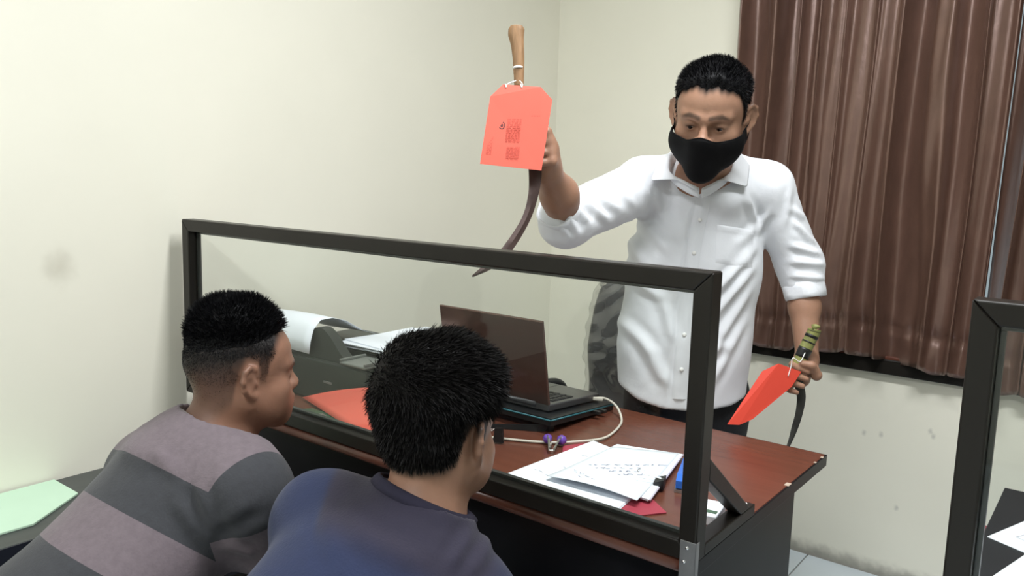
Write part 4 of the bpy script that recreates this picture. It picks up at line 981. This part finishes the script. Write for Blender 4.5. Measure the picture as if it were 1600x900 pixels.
# trousers and shoes
hip = A(-0.9239, 1.9512, 0.7928); hipz = A(hip[0], max(hip[1], 1.99), .80); rt_ = unit(A(CAMR[0], CAMR[1], 0))
tp_ = [rc(hipz+A(0, 0, .03), hipz+A(0, 0, -.06), .158, .165, .03, n=n_t, s=.72)]
for g in (-1, 1):
    h0 = hipz+rt_*g*.080+A(0, 0, -.04); kn = A(h0[0]+rt_[0]*g*.015, h0[1]+.0, .46); ank = A(kn[0], kn[1]+.04, .085)
    tp_ += chain([h0, kn, ank], [.088, .066, .055], .025)
tp_ += [cut(lambda P: .055-P[:, 2], .004)]
tv, tf = polygonise(tp_, A(-1.16, 1.72, .03), A(-.58, 2.28, .98), .009)
tv = folds(tv, tf, [], None, .0025, 12, 8)
man.part('trousers', (tv, tf), 'trouser')
for g in (-1, 1):
    c0 = A(hipz[0]+rt_[0]*g*.095, hipz[1]+rt_[1]*g*.08+.02, 0); fd = unit(A(-F[0], -F[1], 0))*1
    shp = [rc(c0+A(0, 0, .045)-fd*.03, c0+fd*.115+A(0, 0, .036), .045, .040, .03), el(c0-fd*.035+A(0, 0, .06), (.045, .045, .05), k=.03), cut(lambda P: .002-P[:, 2], .004)]
    v_, f_ = polygonise(shp, c0-A(.22, .22, .01), c0+A(.22, .22, .13), .007); man.part('shoe', (v_, f_), 'shoe')

# ------------------------------------------------------------------ the two sickles and their cards
def blade(Lf, Rg, D_, th):
    Lf = spline([at(u, v, d_) for (u, v), d_ in zip(Lf, D_)], 40); Rg = spline([at(u, v, d_) for (u, v), d_ in zip(Rg, D_)], 40); m_ = MB(); n = len(Lf)
    nn = CAM[:, 2]
    mid = (Lf+Rg)/2; v = np.concatenate([Lf, mid+nn*th, Rg, mid-nn*th])
    f = []
    for i in range(n-1):
        for a, b in ((0, 1), (1, 2), (2, 3), (3, 0)): f.append((a*n+i, a*n+i+1, b*n+i+1, b*n+i))
    f += [(0, n, 2*n, 3*n), (n-1, 4*n-1, 3*n-1, 2*n-1)]; return m_.add(v, f)
def oval(cs, hw, dep, n=16, sq=4):
    """handle: oval sections; cs centres, hw half-widths in the picture plane, dep half-depths"""
    cs = np.asarray(cs, float); T_ = np.gradient(cs, axis=0); v = []; nn = CAM[:, 2]
    for c, t0, w_, d_ in zip(cs, T_, hw, dep):
        s0 = unit(np.cross(nn, t0)); 
        for k in range(n): a = 2*math.pi*k/n; v.append(c+s0*w_*math.cos(a)+nn*d_*math.sin(a))
    k = len(cs); f = [(i*n+j, i*n+(j+1) % n, (i+1)*n+(j+1) % n, (i+1)*n+j) for i in range(k-1) for j in range(n)]+[tuple(range(n-1, -1, -1)), tuple(range((k-1)*n, k*n))]
    return MB().add(v, f)
sk = Thing('sickle', 'rusty sickle with pale wooden handle raised upside down before the wall', 'sickle', A(-1.0034, 1.3344, 1.4499))
hp = [(807, 41, 10), (807, 46, 12.6), (806.5, 55, 12.5), (808.5, 70, 10.2), (810, 90, 9.2), (810.5, 107, 8.6), (810.8, 122, 7.9), (811, 136, 7.6)]
cs = spline([at(u, v, 1.64) for u, v, w_ in hp], 36); hw = np.interp(np.linspace(0, 7, 36), range(8), [w_*1.64/1254 for *_, w_ in hp])
sk.part('handle', oval(cs, hw, np.minimum(hw*.8, .010)).vf, 'wood')
fc = A(-1.0314, 1.3338, 1.5697); ax_ = unit(A(-1.0277, 1.3315, 1.5400)-A(-1.0343, 1.3354, 1.5917))
sk.part('ferrule', MB().tube([fc-ax_*.0018, fc+ax_*.0018], [.0126, .0126], 18, sq=.82).vf, 'string', label='white band round the handle')
bl = blade([(806, 130), (812, 170), (821, 225), (826, 266), (825, 306), (813, 345), (780, 393), (757, 413), (737, 431)], [(818, 130), (828, 170), (840, 225), (846.5, 266), (842, 302), (828, 345), (799, 393), (770, 419), (739, 433)], [1.642, 1.648, 1.652, 1.65, 1.645, 1.64, 1.63, 1.62, 1.61], .0022)
sk.part('blade', bl.vf, 'old_iron', auto=25)
def card(poly, d_list, nm, lb, m, stamp, prints, seed, bend):
    """a card cut from red board, slightly bowed; prints and stamp are flat marks on it"""
    c0 = np.mean([at(u, v, d_) for (u, v), d_ in zip(poly, d_list)], 0); t = Thing(nm, lb, 'card', c0)
    pts = [at(u, v, d_) for (u, v), d_ in zip(poly, d_list)]
    nn = unit(np.cross(pts[2]-pts[0], pts[-2]-pts[0])); nn = nn if nn@CAM[:, 2] > 0 else -nn
    cf_ = t.part('card', MB().prism([p+nn*.0003 for p in pts], -nn*.0008).vf, m, smooth=False)
    w0, h0 = pts, None
    def onp(u, v):
        r_ = at(u, v, 1.)-A(0, 0, 1.35); o_ = A(0, 0, 1.35); return o_+r_*(((pts[0]-o_)@nn)/(r_@nn))+nn*.0006
    u, v, r0 = stamp
    ring = MB(); k = 24
    for ra, rb in ((r0, r0*.72), (r0*.42, r0*.2)):
        vs = [onp(u+ra*.8*math.cos(a), v+ra*math.sin(a)) for a in np.linspace(0, 2*math.pi, k+1)]+[onp(u+rb*.8*math.cos(a), v+rb*math.sin(a)) for a in np.linspace(0, 2*math.pi, k+1)]
        ring.add(vs, [(i, i+1, k+2+i, k+1+i) for i in range(k)])
    ring.add([onp(u-.8, v-r0*.45), onp(u+.8, v-r0*.45), onp(u+.8, v+r0*.45), onp(u-.8, v+r0*.45)], [(0, 1, 2, 3)])
    t.part('stamp', ring.vf, 'stamp', cf_, smooth=False, label='round dark stamp', kind='stuff')
    pm = MB(); r_ = np.random.default_rng(seed)
    for (x0, y0, x1, y1, sk_) in prints:
        y = y0
        while y < y1:
            x = x0+sk_*(y-y0)
            while x < x1+sk_*(y-y0):
                l_ = r_.uniform(2, 6); e_ = min(x+l_, x1+sk_*(y-y0)); pm.add([onp(x, y), onp(e_, y), onp(e_, y+1.5), onp(x, y+1.5)], [(0, 1, 2, 3)]); x += l_+r_.uniform(.7, 2)
            y += 2.6
    if prints: t.part('faint_print', pm.vf, 'red_print', cf_, smooth=False, kind='stuff')
    return t, onp, cf_
t, onp, cf_ = card([(786, 132), (845, 136), (863, 156), (846, 266.5), (750, 256), (766, 151)], [1.605, 1.605, 1.606, 1.597, 1.59, 1.60], 'evidence_card', 'red card with clipped corners hanging on the raised sickle', 'red_lit', (784, 196, 6.5), [(793, 186, 815, 222, -.1), (792, 230, 812, 248, -.1), (832, 160, 846, 182, -.1), (764, 206, 772, 240, -.15)], 4, 0)
for x in (791, 815): t.part('string_tie', MB().tube(spline([onp(x-1.5, 131.5)+CAM[:, 2]*.001, onp(x, 137)+CAM[:, 2]*.0015, onp(x+1.5, 131)-CAM[:, 2]*.004, at(812 if x > 800 else 806, 126, 1.63)], 14), .0011, 6).vf, 'string', label='white string')
sk = Thing('sickle', 'small grey sickle with taped green grip held low beside the desk', 'sickle', G2)
hp = [(1273, 514.5, 10), (1271, 520, 10.2), (1266, 530, 10), (1258, 546, 10.5), (1250, 563, 9.6), (1245, 576, 8.6), (1242, 590, 7)]
cs = spline([at(u, v, 1.99+.002*i) for i, (u, v, w_) in enumerate(hp)], 30); hw = np.interp(np.linspace(0, 6, 30), range(7), [w_*2.0/1254 for *_, w_ in hp])
hd_ = sk.part('handle', oval(cs, hw, hw*.85).vf, 'bamboo', label='green and yellow grip')
for i, j in ((3, 4), (7, 9), (11, 12), (14, 18), (24, 26)): sk.part('tape_band', oval(cs[i:j+1] if j-i > 1 else np.array([cs[i], cs[i]*.4+cs[j]*.6]), hw[i:j+1]+.0007 if j-i > 1 else hw[i:i+2]+.0007, hw[i:j+1]*.85+.0007 if j-i > 1 else hw[i:i+2]*.85+.0007).vf, 'tape', hd_, label='black tape')
sk.part('cut_end', MB().tube([A(-0.6065, 2.0034, 1.0006), A(-0.5978, 2.0045, 1.0049), A(-0.5900, 2.0041, 1.0044)], [.009, .006, .003], 8).vf, 'bamboo')
bl = blade([(1238, 580), (1241, 600), (1245, 621), (1242.7, 645), (1237, 666.7), (1229, 696), (1215, 722)], [(1250, 580), (1256, 600), (1259, 621), (1254.7, 645), (1248, 666.7), (1237, 692), (1219, 724)], [2.0, 2.003, 2.006, 2.01, 2.012, 2.012, 2.012], .0022)
sk.part('blade', bl.vf, 'grey_iron', auto=25)
rg = A(-0.6293, 1.9587, 0.9184)
t, onp, cf_ = card([(1191, 580), (1216.5, 568), (1252, 581), (1237, 604), (1176, 655), (1155, 664), (1136.5, 663)], [1.955, 1.96, 1.972, 1.965, 1.93, 1.92, 1.915], 'evidence_card', 'red card tied to the small sickle hanging beside the trouser leg', 'red', (1189, 621, 4.5), [], 9, 0)
t.part('string_tie', MB().tube(spline([onp(1231, 588)+CAM[:, 2]*.001, onp(1235, 572)+CAM[:, 2]*.004, A(-0.6292, 1.9418, 0.9308), A(-0.6162, 1.9565, 0.9210), A(-0.6087, 1.9661, 0.9430)], 20), .0012, 6).vf, 'string', label='white string')

# ------------------------------------------------------------------ the two seated men
def seated(label, hc, s_, fwd, roll, pitch, wide, joints, shirt_mat, skin_c, hair, k):
    J = joints; Rm = frame_from(unit(np.asarray(fwd)*math.cos(R(pitch))+A(0, 0, math.sin(R(pitch)))), roll)
    t = Thing('person', label, 'person', A(J['hip'][0], J['hip'][1], 0))
    P, T_ = head_prims(hc, Rm, s_, wide=wide, nose=.62, low=.84); sd = J['n']
    P = list(P)+[rc(T_(0, -.026, -.055), J['neck'], .058*s_, .064*s_, .03), rc(T_(0, -.012, -.070), J['neck']+J['fw']*.02, .044*s_, .055*s_, .03), rc(J['neck'], J['mid'], .07, .085, .03), rc(J['mid'], J['hip']+A(0, 0, .03), .085, .08, .03)]
    for a in ('R', 'L'):
        P += [rc(J['neck'], J['sh'+a], .05, .045, .03)]+chain([J['sh'+a], J['el'+a], J['wr'+a]], [.047, .040, .028], .02)
        ax = unit(np.cross(J['wr'+a]-J['el'+a], [0, 0, 1]))*(1 if a == 'R' else -1)
        P += grip(J['wr'+a]+unit(J['wr'+a]-J['el'+a])*.085+A(0, 0, -.028), -ax, A(0, 0, 1), -1 if a == 'R' else 1, .03, J['wr'+a], .027, 1., (40, 75, 105, 135))
    C_ = np.array([p['c'] for p in P]); Rr = np.array([p['r'] for p in P])[:, None]
    v, f = polygonise(P, (C_-Rr).min(0)-.02, (C_+Rr).max(0)+.02, .0040); v = relax(v, f, 1, .3); n = vnormals(v, f); L = (v-hc)@Rm/s_
    col = np.tile(A(*skin_c), (len(v), 1)); hd = np.linalg.norm(L, axis=1) < .17
    g_ = lambda p, r: np.exp(-(((L-np.asarray(p))/np.asarray(r))**2).sum(1))
    for g in (-1, 1):
        x, _ = seg(L, (g*.014, .099, .023), (g*.046, .077, .022)); col = tint(col, np.exp(-(x/.0055)**4)*.8*hd, (.02, .014, .012))
        col = tint(col, g_((g*.031, .09, 0), (.016, .02, .005))*.6, (.03, .018, .014))
    col = tint(col, g_((0, .1, -.064), (.022, .02, .009))*.5, (.20, .075, .06))
    return t, v, f, n, L, Rm, T_, col, hd
# left: striped shirt, hair faded at the sides
HC = A(-1.3071, 0.8613, 0.9649); FW = unit(A(.33, .944, 0))
J = dict(neck=A(-1.3240, 0.7991, 0.8296), mid=A(-1.345, .655, .66), hip=A(-1.345, .50, .53), shR=A(-1.1582, 0.7740, 0.7917), shL=A(-1.5023, 0.7748, 0.7498), n=unit(A(.2, .98, 0)), fw=FW)
J['elR'] = A(-1.17, .835, .635); J['wrR'] = A(-1.21, .985, .635); J['elL'] = A(-1.60, .80, .63); J['wrL'] = A(-1.46, .98, .635)
pa, v, f, n, L, Rm, T_, col, hd = seated('seated person in a grey and mauve striped shirt with a high fade haircut', HC, .97, FW, 0, -2, 1.0, J, 'tee_stripe', (.270, .140, .092), None, 0)
# stubble of the fade is the colour of the scalp there
hl = ([-.13, -.085, -.06, -.035, -.025, -.012, .012, .014, .028, .034, .046, .060, .080], [-.090, -.088, -.075, -.045, .010, .034, .034, -.008, .0, .034, .056, .078, .084])
hh = L[:, 2]-np.interp(L[:, 1], *hl)
top = L[:, 2]-np.interp(L[:, 1], [-.12, -.08, -.03, .03, .06, .09], [.038, .050, .059, .070, .083, .086])
fade = sm(hh, -.014, .026)*(.56+.20*sm(top, -.070, -.02)+.23*sm(top, -.040, -.004))*hd
col = tint(col, fade, (.0145, .012, .0115)); ao = pa.part('body', (v, f), 'skin'); skin_attr(ao, col)
th = (.002+.030*sm(top, .012, .050)+.018*sm(L[:, 1], .02, .08)*sm(top, .0, .02))*sm(top, -.004, .020)*hd*1.01*(1+.12*np.sin(L[:, 0]*120+L[:, 1]*60))*(1-.45*sm(np.abs(L[:, 0]), .03, .07)*0)
push = n*.35+Rm[:, 2]*.75+Rm[:, 1]*(.85*sm(L[:, 1], .025, .08))[:, None]+np.outer(np.sign(L[:, 0])*sm(np.abs(L[:, 0]), .03, .07)*.35, Rm[:, 0])
push /= np.linalg.norm(push, axis=1)[:, None]
cv, cf = cap_mesh(v, f, th, n, push); cv = relax(cv, cf, 2, .4); cn = vnormals(cv, cf)
ho = pa.part('hair', (cv, cf), 'hair', label='thick black hair left long on top')
dA = lambda P, N: N*.55+Rm[:, 2]*.45+Rm[:, 1]*(.75*sm((P-HC)@Rm[:, 1], .02, .09))[:, None]-Rm[:, 2]*(.8*sm(-((P-HC)@Rm[:, 2]), -.075, -.035))[:, None]
sv, sf = strands(cv, cf, cn, 12000, lambda P: .003+.0115*sm((P-HC)@Rm[:, 2], .056, .090)+.004*sm((P-HC)@Rm[:, 1], .05, .09), dA, .0011, 5, .30)
pa.part('hair_strands', (sv, sf), 'hair', ho, kind='stuff')
stf = f[(fade[f] > .12).all(1) & (top[f] < .012).all(1) & (np.abs(L[:, 0])[f] < .074).all(1) & (L[:, 1][f] < .045).all(1)]; fadev = lambda P: np.interp((P-HC)@Rm[:, 2], [-.06, -.01, .03, .06], [.0, .12, .7, 1.2])
sv, sf = strands(v, stf, n, 12000, lambda P: np.interp((P-HC)@Rm[:, 2], [-.09, 0, .04, .06], [.0012, .0018, .0034, .0065]), lambda P, N: N*.45-Rm[:, 2]*.8, .0005, 15, .3, fadev)
pa.part('hair_stubble', (sv, sf), 'hair', ho, kind='stuff')
for g in (-1, 1):
    ec = T_(g*.031, .0712, -.0005); pr_ = [(math.sin(a)*.0138, -math.cos(a)*.0138) for a in np.linspace(.02, math.pi-.02, 12)]
    eo = pa.part('eyeball', MB().lathe(pr_, ec, 18).vf, 'eye', ao); gz = Rm[:, 1]; ic = ec+gz*.0118; b1 = Rm[:, 0]; b2 = Rm[:, 2]
    im = MB(); im.v = [tuple(ic+gz*.0035)]+[tuple(ic+(math.cos(a)*b1+math.sin(a)*b2)*.0074) for a in np.linspace(0, 2*math.pi, 17)[:16]]; im.f = [(0, 1+i, 1+(i+1) % 16) for i in range(16)]
    pa.part('iris', im.vf, 'iris', eo, label='dark brown iris')
# jersey
sdn = unit(np.cross(J['shR']-J['shL'], J['hip']-J['neck'])); 
def jersey(J, chest, waist, hipr, s_, shr, slv, slf, neckcut, lo, hi, h, extra=(), mq=.72):
    sdn = unit(np.cross(J['shR']-J['shL'], J['hip']-J['neck']))
    m1 = J['neck']*mq+J['mid']*(1-mq); P = [rc(m1, J['mid'], chest, waist, .06, n=sdn, s=s_), rc(J['mid'], J['hip']+A(0, 0, .05), waist, hipr, .06, n=sdn, s=s_)]
    P += [rc(J['neck']+A(0, 0, -.012), J['shR'], shr*.95, shr, .06), rc(J['neck']+A(0, 0, -.012), J['shL'], shr*.95, shr, .06)]+list(extra)
    for a in ('R', 'L'): P += [rc(J['sh'+a]*.85+J['neck']*.15, m1*.6+J['sh'+a]*.4-A(0, 0, .06), shr*.95, shr*1.25, .09)]
    for a in ('R', 'L'):
        e = J['sh'+a]+(J['el'+a]-J['sh'+a])*slf; P += chain([J['sh'+a], e], [shr*1.03, slv], .045)
        d_ = unit(J['el'+a]-J['sh'+a])
        P += [cut(lambda P, e=e, d_=d_: np.where(np.linalg.norm(P-e, axis=1) < .085, (P-e)@d_-.006, -.06), .004)]
    pL, pR, pB, rt = neckcut; nn = unit(np.cross(pR-pB, pL-pB)); nn = nn if nn[2] > 0 else -nn
    ax = unit(J['head']-J['neck']); p0 = J['neck']+ax*(((pL-J['neck'])@nn)/(ax@nn))
    P += [rc(J['neck']-ax*.02, p0+ax*.03, rt*1.08, rt, .03)]
    base_ = list(P); e1 = unit(np.cross(nn, [1, 0, 0])); e2 = np.cross(nn, e1); ring = []
    for a in np.linspace(0, 2*math.pi, 49)[:-1]:
        r_ = np.linspace(.03, .12, 140); q_ = p0+np.outer(r_, e1*math.cos(a)+e2*math.sin(a)); o_ = np.flatnonzero(ev_raw(base_, q_) > 0); ring.append(q_[min(o_[0] if len(o_) else 139, 70)])
    ring = np.array(ring+[ring[0]])
    def nf(P):
        q = P-p0; h = q@nn; r_ = np.linalg.norm(q-np.outer(h, nn), axis=1); return h-np.maximum(0, r_-.078)*1.3
    P += [cut(nf, .004)]
    P += [cut(lambda P: J['hip'][2]-.075-P[:, 2], .006)]
    v, f = polygonise(P, lo, hi, h); return relax(v, f, 1, .4), f, ring
J['head'] = T_(0, -.02, -.05); nkd = unit(J['head']-J['neck']); nb = frame_from(unit(A(.4, .9, .0)))
jv, jf, sdn = jersey(J, .158, .165, .165, .70, .056, .062, .72, (A(-1.4024, 0.7871, 0.8888), A(-1.2567, 0.7913, 0.8524), A(-1.2968, 0.7660, 0.8854), .067), A(-1.76, .28, .42), A(-.98, 1.05, .98), .0062, [el(J['neck']*.72+J['mid']*.28, (.11, .09, .09), k=.06)])
fo = [(A(-1.1585, 0.7173, 0.7245), A(-1.2517, 0.7221, 0.7993), .014, .006), (A(-1.1565, 0.7226, 0.7459), A(-1.2277, 0.7447, 0.8224), .012, .005), (A(-1.1602, 0.7188, 0.7405), A(-1.1017, 0.7728, 0.7907), .012, -.004), (A(-1.1525, 0.7219, 0.7247), A(-1.1095, 0.7518, 0.7049), .010, .004), (A(-1.4302, 0.7187, 0.8400), A(-1.3038, 0.7542, 0.8484), .018, .004), (A(-1.2547, 0.7246, 0.8270), A(-1.3028, 0.6938, 0.8641), .012, .003)]
jv = folds(jv, jf, fo, CAM[:, 2], .0022, 14, 12)
jo = pa.part('shirt', (jv, jf), 'tee_stripe', label='grey and mauve broad striped jersey')
# stripes run round the trunk: distance down the spine from the neck, fitted to the sewn bands
dn = unit(J['hip']-J['neck'])
SA, SB = A(0, -.66, -.75), [-.03, .073, .160, .252, .345, .41]
sv0 = (jv-J['neck'])@SA
da, _ = seg(jv, J['shR'], J['elR']); db, _ = seg(jv, J['shL'], J['elL'])
ua = ((jv-J['shR'])@unit(J['elR']-J['shR'])); ub = ((jv-J['shL'])@unit(J['elL']-J['shL']))
axs = unit(J['shR']-J['shL']); latR = (jv-J['shR'])@unit(axs*.9+A(0, 0, -.45)); latL = -(jv-J['shL'])@unit(axs*.9+A(0, 0, .45))
st = np.interp(sv0, SB, [.1, .2, .4, .6, .8, .95])
stR = np.interp(ua, [-.2, .022, .2], [.21, .40, .58]); stL = np.interp(ub, [-.2, .022, .2], [.21, .40, .58])
slv = np.maximum(np.minimum(latR+.012, .095-da), np.minimum(latL+.012, .095-db))
float_attr(jo, 'sleeve', slv); float_attr(jo, 'sleeve_stripe', np.where(da < db, stR, stL))
float_attr(jo, 'stripe', st)
def ribbing(t, ring, c, m, par, k_=.95):
    """the ribbed neckband, a rounded strip along the rim of the neck opening"""
    g = []
    for p in ring:
        o_ = p-c; o_[2] = 0; o_ = unit(o_); g.append([p+o_*x*k_+A(0, 0, z_*k_) for x, z_ in ((-.004, .004), (-.003, .0075), (.002, .007), (.008, .002), (.013, -.004), (.009, -.010), (-.004, -.010), (-.004, .004))])
    return t.part('neckband', MB().grid(np.array(g)).vf, m, par)
ribbing(pa, sdn, J['neck']+nkd*.03+A(.015, .02, 0), 'neckband_grey', jo)

# right: blue jersey, thick black hair
HC2 = A(-0.8153, 0.8819, 0.9497); FW2 = unit(A(-.11, 1.0, 0))
K = dict(neck=A(-0.8010, 0.8181, 0.8137), mid=A(-.80, .66, .68), hip=A(-.79, .50, .53), shR=A(-0.6841, 0.8147, 0.7150), shL=A(-0.9699, 0.7745, 0.8011), n=unit(A(0, 1, 0)), fw=FW2)
K['elR'] = A(-.70, .74, .57); K['wrR'] = A(-.86, .90, .585); K['elL'] = A(-1.02, .86, .64); K['wrL'] = A(-.985, .955, .585)
pb, v, f, n, L, Rm, T_, col, hd = seated('seated person in a plain blue shirt with thick black hair seen from behind', HC2, .95, FW2, 3, -6, .99, K, 'tee_blue', (.30, .165, .110), None, 1)
hl = ([-.13, -.085, -.06, -.040, -.030, -.014, .012, .014, .026, .032, .046, .060, .080], [-.044, -.044, -.040, -.028, .008, .034, .034, -.012, -.010, .026, .046, .058, .062])
hh = L[:, 2]-np.interp(L[:, 1], *hl); nearear = (np.abs(L[:, 0]) > .060) & (L[:, 2] < .036) & (L[:, 1] < .030) & (L[:, 1] > -.040)
col = tint(col, sm(hh, -.012, .010)*hd*.95, (.010, .009, .009)); b_o = pb.part('body', (v, f), 'skin'); skin_attr(b_o, col)
th = (.004+.044*sm(L[:, 2], .02, .12)+.006*sm(-L[:, 1], .02, .09)*sm(L[:, 2], -.06, .0))*sm(hh, -.002, .032)*hd*(1+.10*np.sin(L[:, 0]*80+2)*np.sin(L[:, 1]*70)); th = np.where(nearear, 0, th)
cv, cf = cap_mesh(v, f, th, n); cv = relax(cv, cf, 2, .4); cn = vnormals(cv, cf)
ho = pb.part('hair', (cv, cf), 'hair_brown')
def dB(P, N):
    l = (P-HC2)@Rm; tp = sm(l[:, 2], .03, .12)[:, None]
    return N*(.55)-Rm[:, 2]*(.9*(1-tp))+Rm[:, 0]*(.8*tp)+Rm[:, 1]*(.35*tp)
sv, sf = strands(cv, cf, cn, 22000, lambda P: .005+.007*sm((P-HC2)@Rm[:, 2], -.07, -.02)+.007*sm((P-HC2)@Rm[:, 2], .0, .09), dB, .0011, 6, .26)
pb.part('hair_strands', (sv, sf), 'hair_brown', ho, kind='stuff')
K['head'] = T_(0, -.02, -.05); nkd = unit(K['head']-K['neck'])
jv, jf, sdn = jersey(K, .162, .168, .168, .70, .058, .062, .55, (A(-0.8685, 0.8053, 0.8928), A(-0.7306, 0.8412, 0.8531), A(-0.7661, 0.7816, 0.8883), .066), A(-1.24, .28, .42), A(-.36, 1.1, 1.0), .0062, [el(K['neck']*.70+K['mid']*.30, (.09, .09, .09), k=.06)], .48)
fo = [(A(-0.8537, 0.7892, 0.8813), A(-0.7404, 0.8081, 0.8535), .013, .0035), (A(-0.8737, 0.7693, 0.8567), A(-0.7447, 0.8000, 0.8260), .014, .004), (A(-0.8482, 0.7968, 0.9005), A(-0.6866, 0.7883, 0.8671), .009, .003), (A(-0.7033, 0.8355, 0.8457), A(-0.6957, 0.7736, 0.8232), .010, .004), (A(-0.6797, 0.8507, 0.8284), A(-0.6740, 0.7890, 0.8153), .010, .0035), (A(-0.9448, 0.7796, 0.8647), A(-0.8697, 0.7659, 0.8188), .012, .002)]
jv = folds(jv, jf, fo, CAM[:, 2], .002, 14, 14)
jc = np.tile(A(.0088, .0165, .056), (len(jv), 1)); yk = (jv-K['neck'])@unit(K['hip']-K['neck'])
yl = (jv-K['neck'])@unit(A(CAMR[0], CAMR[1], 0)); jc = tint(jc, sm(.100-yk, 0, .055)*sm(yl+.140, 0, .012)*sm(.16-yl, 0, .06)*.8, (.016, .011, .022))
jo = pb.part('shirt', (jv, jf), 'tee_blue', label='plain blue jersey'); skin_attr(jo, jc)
ribbing(pb, sdn, K['neck']+nkd*.03+A(.02, .02, 0), 'neckband_blue', jo)
# legs, shoes and stools of the seated pair
for t, Q, nm in ((pa, J, 'left'), (pb, K, 'right')):
    ax = unit((Q['shR']-Q['shL'])*A(1, 1, 0)); ax = unit(A(1, -.15, 0)); tp_ = [rc(Q['hip']+A(0, -.01, -.01)-ax*.06, Q['hip']+A(0, -.01, -.01)+ax*.06, .105, .105, .03)]
    for g in (-1, 1):
        kn = A(Q['hip'][0]+g*.13, 1.01, .525); ank = A(kn[0], .99, .09); tp_ += chain([Q['hip']+ax*g*.085, kn, ank], [.090, .066, .055], .03)
    tp_ += [cut(lambda P: .06-P[:, 2], .004), cut(lambda P: np.where(P[:, 1] < .78, .456-P[:, 2], -.05), .01)]
    v, f = polygonise(tp_, A(Q['hip'][0]-.32, .30, .03), A(Q['hip'][0]+.32, 1.12, .66), .009); v = folds(v, f, [], None, .002, 13, 3); t.part('trousers', (v, f), 'jean')
    for g in (-1, 1):
        c0 = A(Q['hip'][0]+g*.13, .99, 0); fd = A(0, 1, 0)
        shp = [rc(c0+A(0, 0, .045)-fd*.03, c0+fd*.08+A(0, 0, .036), .044, .039, .03), el(c0-fd*.03+A(0, 0, .06), (.044, .044, .05), k=.03), cut(lambda P: .002-P[:, 2], .004)]
        v, f = polygonise(shp, c0-A(.1, .14, .01), c0+A(.1, .2, .13), .007); t.part('shoe', (v, f), 'shoe')
    s_ = Thing('stool', 'plain wooden stool under the person in the '+('striped' if nm == 'left' else 'blue')+' shirt', 'stool', A(Q['hip'][0], .50, 0)); c0 = s_.loc
    s_.part('seat', MB().box(c0+A(0, .0, .435), (.34, .34, .036), .012).vf, 'grey_wood', smooth=False)
    for sx in (-1, 1):
        for sy in (-1, 1): s_.part('leg', MB().tube([c0+A(sx*.15, sy*.15, 0), c0+A(sx*.12, sy*.12, .417)], .016, 10).vf, 'grey_wood')
    for sx in (-1, 1): s_.part('stretcher', MB().cyl(c0+A(sx*.14, -.14, .15), c0+A(sx*.14, .14, .15), .010, 8).vf, 'grey_wood')
